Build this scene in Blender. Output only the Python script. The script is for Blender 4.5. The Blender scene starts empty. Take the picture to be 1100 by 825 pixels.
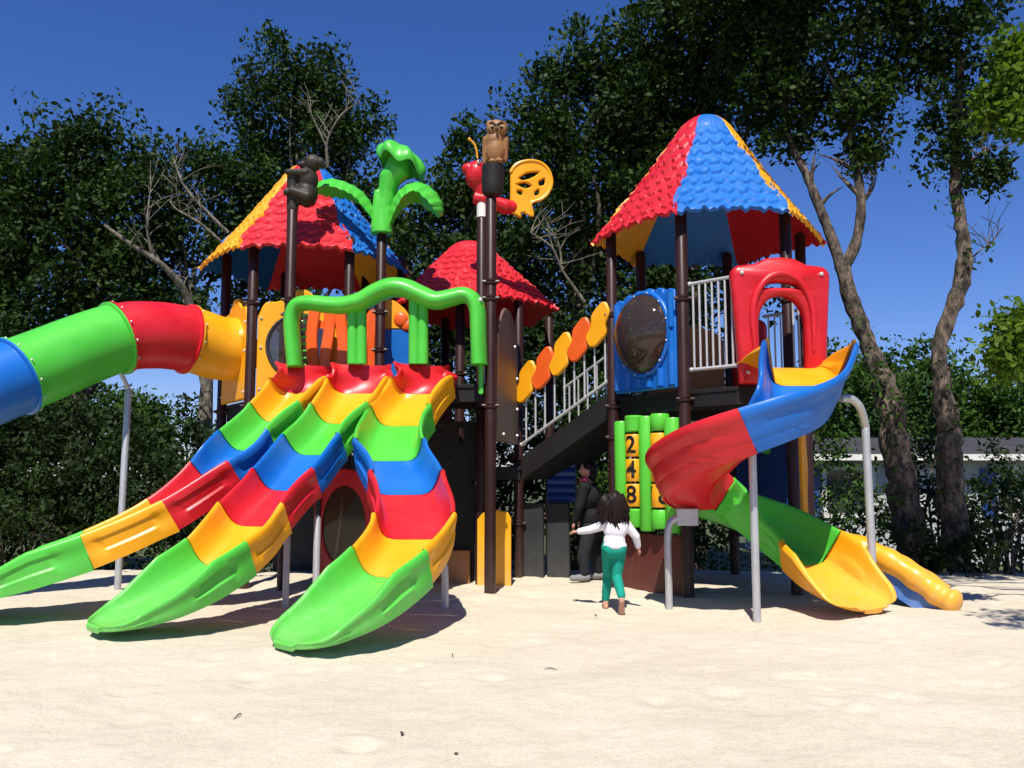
import bpy, bmesh, math, random
import numpy as np
from mathutils import Vector, Matrix, noise
from mathutils.geometry import tessellate_polygon
R = math.radians
rnd = random.Random(7)
rng = np.random.default_rng(11)
scene = bpy.context.scene
col = scene.collection
V = Vector

# ------------------------------------------------------------------ camera
F = 936.0
PITCH = R(5.98)
H = 1.15
cam_d = bpy.data.cameras.new('camera')
cam_d.sensor_fit = 'HORIZONTAL'
cam_d.angle = 2 * math.atan(550 / F)
cam_d.clip_start = 0.05
cam_d.clip_end = 2000
cam = bpy.data.objects.new('camera', cam_d)
cam.location = (0, 0, H)
cam.rotation_euler = (R(90) + PITCH, 0, 0)
col.objects.link(cam)
scene.camera = cam


def P(px, py, Y):
    """where the sight line of a photograph point crosses the depth Y"""
    x, v = px - 550.0, 412.5 - py
    d = V((x, F * math.cos(PITCH) - v * math.sin(PITCH), F * math.sin(PITCH) + v * math.cos(PITCH)))
    k = Y / d.y
    return V((d.x * k, Y, H + d.z * k))


# ------------------------------------------------------------------ light
SUN = V((-0.06, -0.53, 0.85)).normalized()
w = bpy.data.worlds.new('World')
scene.world = w
w.use_nodes = True
nt = w.node_tree
bg = nt.nodes['Background']
sky = nt.nodes.new('ShaderNodeTexSky')
sky.sky_type = 'NISHITA'
sky.sun_disc = False
sky.sun_elevation = math.asin(SUN.z)
sky.sun_rotation = math.atan2(SUN.x, SUN.y)
sky.air_density = 1.0
sky.dust_density = 0.0
sky.ozone_density = 3.5
sky.altitude = 50
hs_ = nt.nodes.new('ShaderNodeHueSaturation')
hs_.inputs['Saturation'].default_value = 1.22
tint_ = nt.nodes.new('ShaderNodeMixRGB')
tint_.blend_type = 'MULTIPLY'
tint_.inputs[0].default_value = 1
tint_.inputs[2].default_value = (.80, .80, 1.16, 1)
nt.links.new(sky.outputs[0], hs_.inputs['Color'])
nt.links.new(hs_.outputs[0], tint_.inputs[1])
nt.links.new(tint_.outputs[0], bg.inputs[0])
bg.inputs[1].default_value = 0.075
sl = bpy.data.lights.new('sun', 'SUN')
sl.energy = 4.6
sl.angle = R(0.5)
sl.color = (1.0, 0.95, 0.87)
so = bpy.data.objects.new('sun', sl)
so.rotation_euler = SUN.to_track_quat('Z', 'Y').to_euler()
so.location = SUN * 30
col.objects.link(so)
vs = scene.view_settings
vs.view_transform = 'Standard'
vs.look = 'None'
vs.gamma = 1
vs.exposure = 0.5
vs.use_curve_mapping = False
scene.cycles.max_bounces = 6
scene.cycles.diffuse_bounces = 3
scene.cycles.transparent_max_bounces = 8
scene.cycles.use_denoising = True

# ------------------------------------------------------------------ materials
MATS = {}


def new_mat(name):
    m = bpy.data.materials.new(name)
    m.use_nodes = True
    MATS[name] = m
    return m, m.node_tree, m.node_tree.nodes['Principled BSDF']


def noise_node(nt, scale, detail=4, rough=.6, coord='Object'):
    tc = nt.nodes.new('ShaderNodeTexCoord')
    n = nt.nodes.new('ShaderNodeTexNoise')
    n.inputs['Scale'].default_value = scale
    n.inputs['Detail'].default_value = detail
    n.inputs['Roughness'].default_value = rough
    nt.links.new(tc.outputs[coord], n.inputs['Vector'])
    return n


def ramp(nt, src, stops):
    r = nt.nodes.new('ShaderNodeValToRGB')
    el = r.color_ramp.elements
    while len(el) < len(stops):
        el.new(0.5)
    for e, (p, c) in zip(el, stops):
        e.position = p
        e.color = (*c, 1)
    nt.links.new(src, r.inputs[0])
    return r


def plastic(name, c, rough=.32, trans=0.0, fade=.12):
    """rotomoulded plastic: slight mottling, dust, orange-peel"""
    m, nt, b = new_mat(name)
    n = noise_node(nt, 2.3, 6)
    lo = tuple(x * (1 - fade) for x in c)
    hi = tuple(min(.95, x * (1 + fade * .4) + (.012 if max(c) > .1 else .002)) for x in c)
    r = ramp(nt, n.outputs[0], [(.3, lo), (.7, hi)])
    d = noise_node(nt, 38, 5, .75)
    dust = .22 if max(c) > .1 else .035
    dr = ramp(nt, d.outputs[0], [(.60, (0, 0, 0)), (.78, (dust,) * 3)])
    mix = nt.nodes.new('ShaderNodeMixRGB')
    mix.inputs[2].default_value = (.5, .44, .34, 1)
    nt.links.new(dr.outputs[0], mix.inputs[0])
    nt.links.new(r.outputs[0], mix.inputs[1])
    geo = nt.nodes.new('ShaderNodeNewGeometry')
    sp_ = nt.nodes.new('ShaderNodeSeparateXYZ')
    nt.links.new(geo.outputs['Position'], sp_.inputs[0])
    mr = nt.nodes.new('ShaderNodeMapRange')
    mr.inputs[1].default_value = .02
    mr.inputs[2].default_value = .55
    mr.inputs[3].default_value = .42 if max(c) > .1 else .12
    mr.inputs[4].default_value = .0
    nt.links.new(sp_.outputs[2], mr.inputs[0])
    dn = noise_node(nt, 7, 7, .75)
    dn2 = ramp(nt, dn.outputs[0], [(.36, (.1, .1, .1)), (.8, (.8, .8, .8))])
    mm = nt.nodes.new('ShaderNodeMath')
    mm.operation = 'MULTIPLY'
    nt.links.new(mr.outputs[0], mm.inputs[0])
    nt.links.new(dn2.outputs[0], mm.inputs[1])
    mix2 = nt.nodes.new('ShaderNodeMixRGB')
    mix2.inputs[2].default_value = (.56, .50, .39, 1)
    nt.links.new(mm.outputs[0], mix2.inputs[0])
    nt.links.new(mix.outputs[0], mix2.inputs[1])
    nt.links.new(mix2.outputs[0], b.inputs['Base Color'])
    rr = nt.nodes.new('ShaderNodeMapRange')
    rr.inputs[3].default_value = rough - .07
    rr.inputs[4].default_value = rough + .14
    nt.links.new(n.outputs[0], rr.inputs[0])
    nt.links.new(rr.outputs[0], b.inputs['Roughness'])
    bn = noise_node(nt, 55, 3)
    bu = nt.nodes.new('ShaderNodeBump')
    bu.inputs['Strength'].default_value = .10
    bu.inputs['Distance'].default_value = .01
    nt.links.new(bn.outputs[0], bu.inputs['Height'])
    nt.links.new(bu.outputs[0], b.inputs['Normal'])
    b.inputs['Specular IOR Level'].default_value = .42 if max(c) > .1 else .3
    if trans:
        tr = nt.nodes.new('ShaderNodeBsdfTranslucent')
        tr.inputs[0].default_value = (*c, 1)
        ms = nt.nodes.new('ShaderNodeMixShader')
        ms.inputs[0].default_value = trans
        nt.links.new(b.outputs[0], ms.inputs[1])
        nt.links.new(tr.outputs[0], ms.inputs[2])
        nt.links.new(ms.outputs[0], nt.nodes['Material Output'].inputs[0])
    return m


GREEN = plastic('green_plastic', (.070, .50, .040))
LIME = plastic('lime_plastic', (.085, .50, .030))
RED = plastic('red_plastic', (.60, .008, .016))
YELLOW = plastic('yellow_plastic', (.86, .37, .003))
BLUE = plastic('blue_plastic', (.002, .128, .50))
NAVY = plastic('navy_plastic', (.006, .05, .24))
ORANGE = plastic('orange_plastic', (.78, .105, .008))
ROOF_R = plastic('red_roof_plastic', (.58, .008, .018), .44)
ROOF_B = plastic('blue_roof_plastic', (.003, .135, .50), .44)
ROOF_Y = plastic('yellow_roof_plastic', (.86, .37, .003), .44)
BROWN = plastic('brown_powder_coat', (.030, .010, .008), .36, fade=.25)
BLACK = plastic('black_deck_coat', (.012, .011, .011), .55)
CHAR = plastic('charcoal_panel', (.03, .032, .034), .5)
TAUPE = plastic('taupe_panel', (.16, .095, .062), .4)
MAROON = plastic('maroon_panel', (.095, .016, .012), .45)
WHITE = plastic('white_plastic', (.74, .72, .66), .4)
RUST = plastic('dull_orange_panel', (.36, .13, .02), .45)
OWLBROWN = plastic('owl_tan_paint', (.36, .17, .055), .5, fade=.45)
OWLDARK = plastic('owl_dark_paint', (.11, .055, .025), .5, fade=.4)
KOALA = plastic('bear_brown_paint', (.036, .027, .018), .48, fade=.5)
STUMP = plastic('stump_paint', (.018, .016, .015), .5, fade=.4)
INK = plastic('black_ink', (.008, .008, .008), .5)


def metal(name, c, rough=.4, met=.6):
    m, nt, b = new_mat(name)
    n = noise_node(nt, 14, 6, .7)
    r = ramp(nt, n.outputs[0], [(.3, tuple(x * .78 for x in c)), (.7, c)])
    nt.links.new(r.outputs[0], b.inputs['Base Color'])
    b.inputs['Roughness'].default_value = rough
    b.inputs['Metallic'].default_value = met
    return m


STEEL = metal('galvanised_steel', (.50, .51, .52), .45, .45)
RAIL = metal('grey_rail_paint', (.55, .55, .55), .4, .2)
BOLT = metal('bolt_cap', (.68, .66, .62), .3, .3)


def smoky():
    m, nt, b = new_mat('smoky_window')
    gl = nt.nodes.new('ShaderNodeBsdfGlossy')
    gl.inputs['Roughness'].default_value = .06
    gl.inputs[0].default_value = (.9, .85, .8, 1)
    tr = nt.nodes.new('ShaderNodeBsdfTransparent')
    tr.inputs[0].default_value = (.34, .25, .20, 1)
    df = nt.nodes.new('ShaderNodeBsdfDiffuse')
    df.inputs[0].default_value = (.10, .07, .055, 1)
    m1 = nt.nodes.new('ShaderNodeMixShader')
    m1.inputs[0].default_value = .35
    nt.links.new(tr.outputs[0], m1.inputs[1])
    nt.links.new(df.outputs[0], m1.inputs[2])
    fr = nt.nodes.new('ShaderNodeFresnel')
    fr.inputs[0].default_value = 1.45
    m2 = nt.nodes.new('ShaderNodeMixShader')
    nt.links.new(fr.outputs[0], m2.inputs[0])
    nt.links.new(m1.outputs[0], m2.inputs[1])
    nt.links.new(gl.outputs[0], m2.inputs[2])
    nt.links.new(m2.outputs[0], nt.nodes['Material Output'].inputs[0])
    return m


SMOKY = smoky()


def cloth(name, c, scale=120, rough=.85):
    m, nt, b = new_mat(name)
    n = noise_node(nt, scale, 4)
    big = noise_node(nt, 9, 3)
    r = ramp(nt, big.outputs[0], [(.3, tuple(x * .85 for x in c)), (.7, c)])
    nt.links.new(r.outputs[0], b.inputs['Base Color'])
    b.inputs['Roughness'].default_value = rough
    b.inputs['Specular IOR Level'].default_value = .2
    bu = nt.nodes.new('ShaderNodeBump')
    bu.inputs['Strength'].default_value = .35
    bu.inputs['Distance'].default_value = .02
    add = nt.nodes.new('ShaderNodeMath')
    add.inputs[1].default_value = 0.0
    nt.links.new(big.outputs[0], add.inputs[0])
    nt.links.new(add.outputs[0], bu.inputs['Height'])
    nt.links.new(bu.outputs[0], b.inputs['Normal'])
    return m


SHIRT = cloth('white_cotton', (.74, .73, .76))
TEAL = cloth('teal_cotton', (.010, .275, .20))
DARKCLOTH = cloth('black_cloth', (.012, .012, .014))
JEANS = cloth('grey_denim', (.022, .023, .028))
PINK = cloth('pink_cloth', (.65, .10, .16))
GREYSHOE = cloth('grey_canvas', (.22, .22, .22))
HAIR = cloth('dark_hair', (.014, .008, .006), 200, .42)
SKIN = cloth('skin', (.52, .27, .19), 60, .55)
EYE = plastic('eye_dark', (.01, .008, .008), .15)


def sand_mat():
    m, nt, b = new_mat('sand')
    big = noise_node(nt, .7, 6, .62)
    fine = noise_node(nt, 70, 5, .8)
    mid = noise_node(nt, 9, 5, .7)
    c1 = ramp(nt, big.outputs[0], [(.3, (.565, .50, .385)), (.7, (.635, .575, .455))])
    c2 = ramp(nt, fine.outputs[0], [(.28, (.74, .72, .68)), (.5, (1, 1, 1)), (.74, (1.10, 1.08, 1.05))])
    c3 = ramp(nt, mid.outputs[0], [(.25, (.93, .92, .90)), (.6, (1, 1, 1))])
    mx = nt.nodes.new('ShaderNodeMixRGB')
    mx.blend_type = 'MULTIPLY'
    mx.inputs[0].default_value = 1
    nt.links.new(c1.outputs[0], mx.inputs[1])
    nt.links.new(c2.outputs[0], mx.inputs[2])
    mx2 = nt.nodes.new('ShaderNodeMixRGB')
    mx2.blend_type = 'MULTIPLY'
    mx2.inputs[0].default_value = 1
    nt.links.new(mx.outputs[0], mx2.inputs[1])
    nt.links.new(c3.outputs[0], mx2.inputs[2])
    nt.links.new(mx2.outputs[0], b.inputs['Base Color'])
    b.inputs['Roughness'].default_value = .95
    b.inputs['Specular IOR Level'].default_value = .1
    ad = nt.nodes.new('ShaderNodeMath')
    ad.operation = 'MULTIPLY_ADD'
    ad.inputs[1].default_value = 3.0
    nt.links.new(mid.outputs[0], ad.inputs[0])
    nt.links.new(fine.outputs[0], ad.inputs[2])
    bu = nt.nodes.new('ShaderNodeBump')
    bu.inputs['Strength'].default_value = .55
    bu.inputs['Distance'].default_value = .012
    nt.links.new(ad.outputs[0], bu.inputs['Height'])
    nt.links.new(bu.outputs[0], b.inputs['Normal'])
    return m


SAND = sand_mat()


def ground_mat():
    m, nt, b = new_mat('lawn_soil')
    n = noise_node(nt, 1.5, 8, .7)
    r = ramp(nt, n.outputs[0], [(.3, (.035, .05, .014)), (.55, (.06, .075, .02)), (.75, (.10, .085, .05))])
    nt.links.new(r.outputs[0], b.inputs['Base Color'])
    b.inputs['Roughness'].default_value = .95
    return m


LAWN = ground_mat()


def bark(name, a, c):
    m, nt, b = new_mat(name)
    tc = nt.nodes.new('ShaderNodeTexCoord')
    mp = nt.nodes.new('ShaderNodeMapping')
    mp.inputs['Scale'].default_value = (11, 11, 5.0)
    nt.links.new(tc.outputs['Object'], mp.inputs[0])
    n = nt.nodes.new('ShaderNodeTexNoise')
    n.inputs['Scale'].default_value = 1
    n.inputs['Detail'].default_value = 8
    n.inputs['Roughness'].default_value = .72
    nt.links.new(mp.outputs[0], n.inputs['Vector'])
    r = ramp(nt, n.outputs[0], [(.40, a), (.52, tuple((x * 1.3 + y * .7) / 2 for x, y in zip(a, c))), (.64, c)])
    nt.links.new(r.outputs[0], b.inputs['Base Color'])
    b.inputs['Roughness'].default_value = .9
    bu = nt.nodes.new('ShaderNodeBump')
    bu.inputs['Strength'].default_value = 1.0
    bu.inputs['Distance'].default_value = .05
    nt.links.new(n.outputs[0], bu.inputs['Height'])
    nt.links.new(bu.outputs[0], b.inputs['Normal'])
    return m


BARK = bark('tree_bark', (.016, .012, .009), (.27, .205, .145))
BARKP = bark('pale_branch_bark', (.10, .085, .06), (.34, .30, .22))


def leaf_mat(name, dark, light, tl=.28):
    m, nt, b = new_mat(name)
    at = nt.nodes.new('ShaderNodeAttribute')
    at.attribute_name = 'leaf_tint'
    r = ramp(nt, at.outputs['Fac'], [(0, dark), (.7, tuple((x + y) / 2 for x, y in zip(dark, light))), (1, light)])
    nt.links.new(r.outputs[0], b.inputs['Base Color'])
    b.inputs['Roughness'].default_value = .55
    b.inputs['Specular IOR Level'].default_value = .13
    t = nt.nodes.new('ShaderNodeBsdfTranslucent')
    g = nt.nodes.new('ShaderNodeMixRGB')
    g.blend_type = 'MULTIPLY'
    g.inputs[0].default_value = 1
    g.inputs[2].default_value = (1.3, 1.5, .5, 1)
    nt.links.new(r.outputs[0], g.inputs[1])
    nt.links.new(g.outputs[0], t.inputs[0])
    ms = nt.nodes.new('ShaderNodeMixShader')
    ms.inputs[0].default_value = tl
    nt.links.new(b.outputs[0], ms.inputs[1])
    nt.links.new(t.outputs[0], ms.inputs[2])
    nt.links.new(ms.outputs[0], nt.nodes['Material Output'].inputs[0])
    return m


LEAF = leaf_mat('dark_leaves', (.007, .017, .004), (.046, .094, .014), .18)
LEAFD = leaf_mat('hedge_leaves', (.006, .014, .004), (.034, .066, .012), .16)
LEAFB = leaf_mat('bright_leaves', (.05, .10, .010), (.16, .25, .03), .40)
LEAFM = leaf_mat('mid_leaves', (.018, .046, .010), (.075, .15, .022), .25)


# ------------------------------------------------------------------ objects
def tag(o, label=None, cat=None, group=None, kind=None):
    for k, v in (('label', label), ('category', cat), ('group', group), ('kind', kind)):
        if v:
            o[k] = v
    return o


def thing(name, label, cat, loc, group=None):
    o = bpy.data.objects.new(name, None)
    o.empty_display_size = .2
    o.location = loc
    col.objects.link(o)
    o['_o'] = [float(x) for x in loc]
    return tag(o, label, cat, group)


def org(o):
    return V(o['_o']) if o is not None and '_o' in o else V((0, 0, 0))


def link(name, me, mat, parent=None, smooth=40, base=None):
    o = bpy.data.objects.new(name, me)
    col.objects.link(o)
    if mat is not None:
        me.materials.append(mat)
    if parent is not None:
        o.parent = parent
        o['_o'] = list(org(parent))
    elif base is not None:
        o.location = base
        o['_o'] = [float(x) for x in base]
    if smooth:
        me.shade_smooth()
        me.set_sharp_from_angle(angle=R(smooth))
    return o


class MB:
    def __init__(s):
        s.v, s.f, s.pc = [], [], []

    def add(s, vs, fs):
        n = len(s.v)
        s.pc.append((n, len(s.f)))
        s.v += [V(x) for x in vs]
        s.f += [tuple(i + n for i in f) for f in fs]
        return s

    def build(s, name, mat, parent=None, smooth=40, base=None, label=None):
        if name == 'bolts':
            ends = s.pc[1:] + [(len(s.v), len(s.f))]
            for (v0, f0), (v1, f1) in zip(s.pc, ends):
                q = MB()
                q.add(s.v[v0:v1], [tuple(i - v0 for i in f) for f in s.f[f0:f1]])
                q.build('bolt', mat, parent, smooth)
            return None
        o0 = org(parent) if parent is not None else (V(base) if base is not None else V((0, 0, 0)))
        me = bpy.data.meshes.new(name)
        me.from_pydata([v - o0 for v in s.v], [], s.f)
        bm = bmesh.new()
        bm.from_mesh(me)
        bmesh.ops.recalc_face_normals(bm, faces=bm.faces)
        bm.to_mesh(me)
        bm.free()
        o = link(name, me, mat, parent, smooth, base)
        if label:
            o['label'] = label
        return o

    # -- shapes
    def tube(s, path, rad, n=12, cap=True, flat=1.0):
        path = [V(p) for p in path]
        if not hasattr(rad, '__len__'):
            rad = [rad] * len(path)
        rings = []
        t0 = (path[1] - path[0]).normalized()
        up = V((0, 0, 1)) if abs(t0.z) < .9 else V((0, 1, 0))
        a = t0.cross(up).normalized()
        for i, p in enumerate(path):
            if i == 0:
                t = path[1] - path[0]
            elif i == len(path) - 1:
                t = path[-1] - path[-2]
            else:
                t = (path[i + 1] - path[i]).normalized() + (path[i] - path[i - 1]).normalized()
            t.normalize()
            a = (a - t * a.dot(t)).normalized()
            b = t.cross(a)
            rings.append([p + (a * math.cos(k * 2 * math.pi / n) + b * math.sin(k * 2 * math.pi / n) * flat) * rad[i] for k in range(n)])
        vs = [q for r in rings for q in r]
        fs = []
        for i in range(len(path) - 1):
            for k in range(n):
                k2 = (k + 1) % n
                fs.append((i * n + k, i * n + k2, (i + 1) * n + k2, (i + 1) * n + k))
        if cap:
            fs.append(tuple(range(n - 1, -1, -1)))
            fs.append(tuple((len(path) - 1) * n + k for k in range(n)))
        return s.add(vs, fs)

    def rings(s, rings, closed=True, cap=True):
        n = len(rings[0])
        vs = [q for r in rings for q in r]
        fs = []
        for i in range(len(rings) - 1):
            for k in range(n if closed else n - 1):
                k2 = (k + 1) % n
                fs.append((i * n + k, i * n + k2, (i + 1) * n + k2, (i + 1) * n + k))
        s.add(vs, fs)
        return s

    def prism(s, outline, fr, d0, d1, holes=(), bevel=0.0):
        """flat shape in the (u, w) plane of frame fr=(origin,U,W,D), thick from d0 to d1"""
        O, U, W, D = fr
        loops = [list(outline)] + [list(h) for h in holes]

        def inset(lp, amt, outer):
            n = len(lp)
            ar = sum(lp[i][0] * lp[(i + 1) % n][1] - lp[(i + 1) % n][0] * lp[i][1] for i in range(n))
            sg = (1 if ar > 0 else -1) * (1 if outer else -1)
            out = []
            for i in range(n):
                p0, p1, p2 = V(lp[i - 1]), V(lp[i]), V(lp[(i + 1) % n])
                e1 = (p1 - p0)
                e2 = (p2 - p1)
                e1 = e1.normalized() if e1.length > 1e-9 else V((1, 0))
                e2 = e2.normalized() if e2.length > 1e-9 else e1
                nn = V((-e1.y - e2.y, e1.x + e2.x))
                if nn.length < 1e-6:
                    nn = V((-e1.y, e1.x))
                nn.normalize()
                c = max(.5, nn.dot(V((-e1.y, e1.x))))
                out.append(p1 + nn * (sg * amt / c))
            return out
        lay = []
        if bevel:
            ins = [inset(l, bevel, i == 0) for i, l in enumerate(loops)]
            lay = [(ins, d0), (loops, d0 + bevel), (loops, d1 - bevel), (ins, d1)]
        else:
            lay = [(loops, d0), (loops, d1)]
        flat = [[V((p[0], p[1], 0)) for p in l] for l in lay[0][0]]
        tris = tessellate_polygon(flat)
        nv = sum(len(l) for l in loops)
        vs, fs = [], []
        for ls, d in lay:
            for l in ls:
                for p in l:
                    vs.append(O + U * p[0] + W * p[1] + D * d)
        fs += [tuple(reversed(t)) for t in tris]
        last = (len(lay) - 1) * nv
        fs += [tuple(i + last for i in t) for t in tris]
        for li in range(len(lay) - 1):
            st = 0
            for l in loops:
                n = len(l)
                for i in range(n):
                    j = (i + 1) % n
                    a, b = li * nv + st + i, li * nv + st + j
                    fs.append((a, b, b + nv, a + nv))
                st += n
        return s.add(vs, fs)

    def box(s, fr, u0, u1, w0, w1, d0, d1, bevel=0.0):
        return s.prism([(u0, w0), (u1, w0), (u1, w1), (u0, w1)], fr, d0, d1, bevel=bevel)

    def ell(s, c, r, n=16, m=10, M=None):
        c = V(c)
        if not hasattr(r, '__len__'):
            r = (r, r, r)
        vs, fs = [], []
        for i in range(1, m):
            th = math.pi * i / m
            for k in range(n):
                ph = 2 * math.pi * k / n
                q = V((r[0] * math.sin(th) * math.cos(ph), r[1] * math.sin(th) * math.sin(ph), r[2] * math.cos(th)))
                vs.append(c + (M @ q if M else q))
        for q in (V((0, 0, r[2])), V((0, 0, -r[2]))):
            vs.append(c + (M @ q if M else q))
        t, b = len(vs) - 2, len(vs) - 1
        for i in range(m - 2):
            for k in range(n):
                k2 = (k + 1) % n
                fs.append((i * n + k, (i + 1) * n + k, (i + 1) * n + k2, i * n + k2))
        for k in range(n):
            k2 = (k + 1) % n
            fs.append((t, k, k2))
            fs.append((b, (m - 2) * n + k2, (m - 2) * n + k))
        return s.add(vs, fs)

    def capsule(s, a, b, ra, rb, n=12):
        a, b = V(a), V(b)
        t = (b - a).normalized()
        pts, rr = [], []
        for k in range(4):
            an = math.pi / 2 * (1 - k / 4)
            pts.append(a - t * ra * math.sin(an)); rr.append(max(.0008, ra * math.cos(an)))
        pts.append(a); rr.append(ra)
        pts.append(b); rr.append(rb)
        for k in range(1, 5):
            an = math.pi / 2 * (k / 4)
            pts.append(b + t * rb * math.sin(an)); rr.append(max(.0008, rb * math.cos(an)))
        return s.tube(pts, rr, n)

    def disc_bolt(s, c, d, r=.016, h=.012):
        d = V(d).normalized()
        c = V(c)
        return s.tube([c, c + d * h * .6, c + d * h], [r, r * .9, r * .35], 8)


def frame(A, B, z=0.0):
    """panel frame from plan point A to B seen from outside: U along, W up, D towards the viewer's side"""
    A = V((A[0], A[1], z)); B = V((B[0], B[1], z))
    U = (B - A).normalized()
    W = V((0, 0, 1))
    return (A, U, W, U.cross(W)), (B - A).length


def remesh(mb, name, mat, parent, vox, base=None, sm=3):
    o = mb.build(name, None, parent, 0, base)
    md = o.modifiers.new('r', 'REMESH')
    md.mode = 'VOXEL'
    md.voxel_size = vox
    s2 = o.modifiers.new('s', 'SMOOTH')
    s2.factor = .5
    s2.iterations = sm
    dg = bpy.context.evaluated_depsgraph_get()
    me = bpy.data.meshes.new_from_object(o.evaluated_get(dg))
    o.modifiers.clear()
    old = o.data
    o.data = me
    me.name = name
    bpy.data.meshes.remove(old)
    me.materials.clear()
    me.materials.append(mat)
    me.shade_smooth()
    return o


def spline(pts, per=10):
    """Catmull-Rom through the points (any dimension)"""
    pts = [np.array(p, float) for p in pts]
    q = [2 * pts[0] - pts[1]] + pts + [2 * pts[-1] - pts[-2]]
    out = []
    for i in range(1, len(q) - 2):
        p0, p1, p2, p3 = q[i - 1:i + 3]
        for k in range(per):
            t = k / per
            out.append(.5 * (2 * p1 + (p2 - p0) * t + (2 * p0 - 5 * p1 + 4 * p2 - p3) * t * t + (3 * p1 - p0 - 3 * p2 + p3) * t ** 3))
    out.append(pts[-1])
    return out


def arc(cx, cy, rx, ry, a0, a1, n):
    return [(cx + rx * math.cos(R(a0 + (a1 - a0) * k / n)), cy + ry * math.sin(R(a0 + (a1 - a0) * k / n))) for k in range(n + 1)]


# ------------------------------------------------------------------ ground
DIMPLES = [(rnd.uniform(-7, 7), rnd.uniform(1.2, 9.0), rnd.uniform(.05, .13), rnd.uniform(.004, .017)) for _ in range(520)]
grid_d = {}
for d in DIMPLES:
    grid_d.setdefault((int(d[0] // .5), int(d[1] // .5)), []).append(d)


def sand_z(x, y):
    z = .045 * noise.noise(V((x * .55, y * .55, 1.3))) + .022 * noise.noise(V((x * 1.7, y * 1.7, 4.1)))
    z += .010 * noise.noise(V((x * 5, y * 5, 7.7))) + .005 * noise.noise(V((x * 13, y * 13, 2.2)))
    z += .07 * math.exp(-((y - 8.25) / .35) ** 2) * math.exp(-((x - .15) / .95) ** 2) * (1 + .8 * noise.noise(V((x * 4, y * 4, 9))))
    z += .055 * math.exp(-((y - 5.85) / .45) ** 2) * math.exp(-((x + 1.4) / .5) ** 2)
    z += .06 * math.exp(-((y - 6.25) / .45) ** 2) * math.exp(-((x + 2.8) / .5) ** 2)
    z += .05 * math.exp(-((y - 6.95) / .4) ** 2) * math.exp(-((x - 2.85) / .4) ** 2)
    z += .04 * math.exp(-((y - 7.9) / .3) ** 2) * math.exp(-((x + 3.3) / .6) ** 2)
    gx, gy = int(x // .5), int(y // .5)
    for i in (-1, 0, 1):
        for j in (-1, 0, 1):
            for dx, dy, r, h in grid_d.get((gx + i, gy + j), ()):
                q = ((x - dx) ** 2 + (y - dy) ** 2) / (r * r)
                if q < 4:
                    z += h * (-math.exp(-q * 1.6) + .45 * math.exp(-(math.sqrt(q) - 1.15) ** 2 * 8))
    if y > 10.3:
        z -= .05 * (y - 10.3)
    return z


def build_ground():
    xs = np.concatenate([np.linspace(-13, -6, 60)[:-1], np.linspace(-6, 6, 330), np.linspace(6, 13, 60)[1:]])
    ys = np.concatenate([np.linspace(-3, 1.5, 30)[:-1], np.linspace(1.5, 9, 270), np.linspace(9, 11.2, 40)[1:]])
    vs = [(x, y + (.25 * noise.noise(V((x * .8, 3, 0))) if y > 10.5 else 0), sand_z(x, y)) for y in ys for x in xs]
    nx = len(xs)
    fs = [(j * nx + i, j * nx + i + 1, (j + 1) * nx + i + 1, (j + 1) * nx + i) for j in range(len(ys) - 1) for i in range(nx - 1)]
    me = bpy.data.meshes.new('sand')
    me.from_pydata(vs, [], fs)
    tag(link('sand', me, SAND, None, 180), kind='structure')
    # lawn, one sheet to the horizon, dipping gently behind the hedge
    g = MB()
    n = 60
    ring = [0, 9, 12, 16, 20, 30, 60, 150, 500, 1500]
    vv, ff = [], []
    for r in ring:
        for k in range(n):
            a = 2 * math.pi * k / n
            x, y = r * math.cos(a), r * math.sin(a)
            z = -.16 - .45 * max(0, min(1, (r - 10) / 6)) + (0.03 * noise.noise(V((x, y, 0))))
            vv.append((x, y, z))
    for i in range(len(ring) - 1):
        for k in range(n):
            k2 = (k + 1) % n
            ff.append((i * n + k, i * n + k2, (i + 1) * n + k2, (i + 1) * n + k))
    g.add(vv, ff)
    tag(g.build('lawn', LAWN, None, 180), kind='structure')


build_ground()


# ------------------------------------------------------------------ play towers
PR = .057


def post(parent, x, y, z1, clamps=(), z0=-.35, mat=BROWN, cap=True):
    m = MB()
    pts, rr = [V((x, y, z0)), V((x, y, z1))], [PR, PR]
    if cap:
        pts += [V((x, y, z1 + .015)), V((x, y, z1 + .03))]
        rr += [PR * .8, PR * .25]
    m.tube(pts, rr, 20)
    p = m.build('post', mat, parent)
    if clamps:
        for z in clamps:
            c = MB()
            c.tube([V((x, y, z - .03)), V((x, y, z - .022)), V((x, y, z - .008)), V((x, y, z)), V((x, y, z + .008)), V((x, y, z + .022)), V((x, y, z + .03))],
                   [PR + .002, PR + .012, PR + .012, PR + .005, PR + .012, PR + .012, PR + .002], 20)
            c.tube([V((x - .085, y - .03, z)), V((x + .085, y - .03, z))], .017, 8)
            c.build('clamp', mat, p)
    return p


def hexa(cx, cy, r, a0=-116):
    return [(cx + r * math.cos(R(a0 + 60 * k)), cy + r * math.sin(R(a0 + 60 * k))) for k in range(6)]


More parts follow.
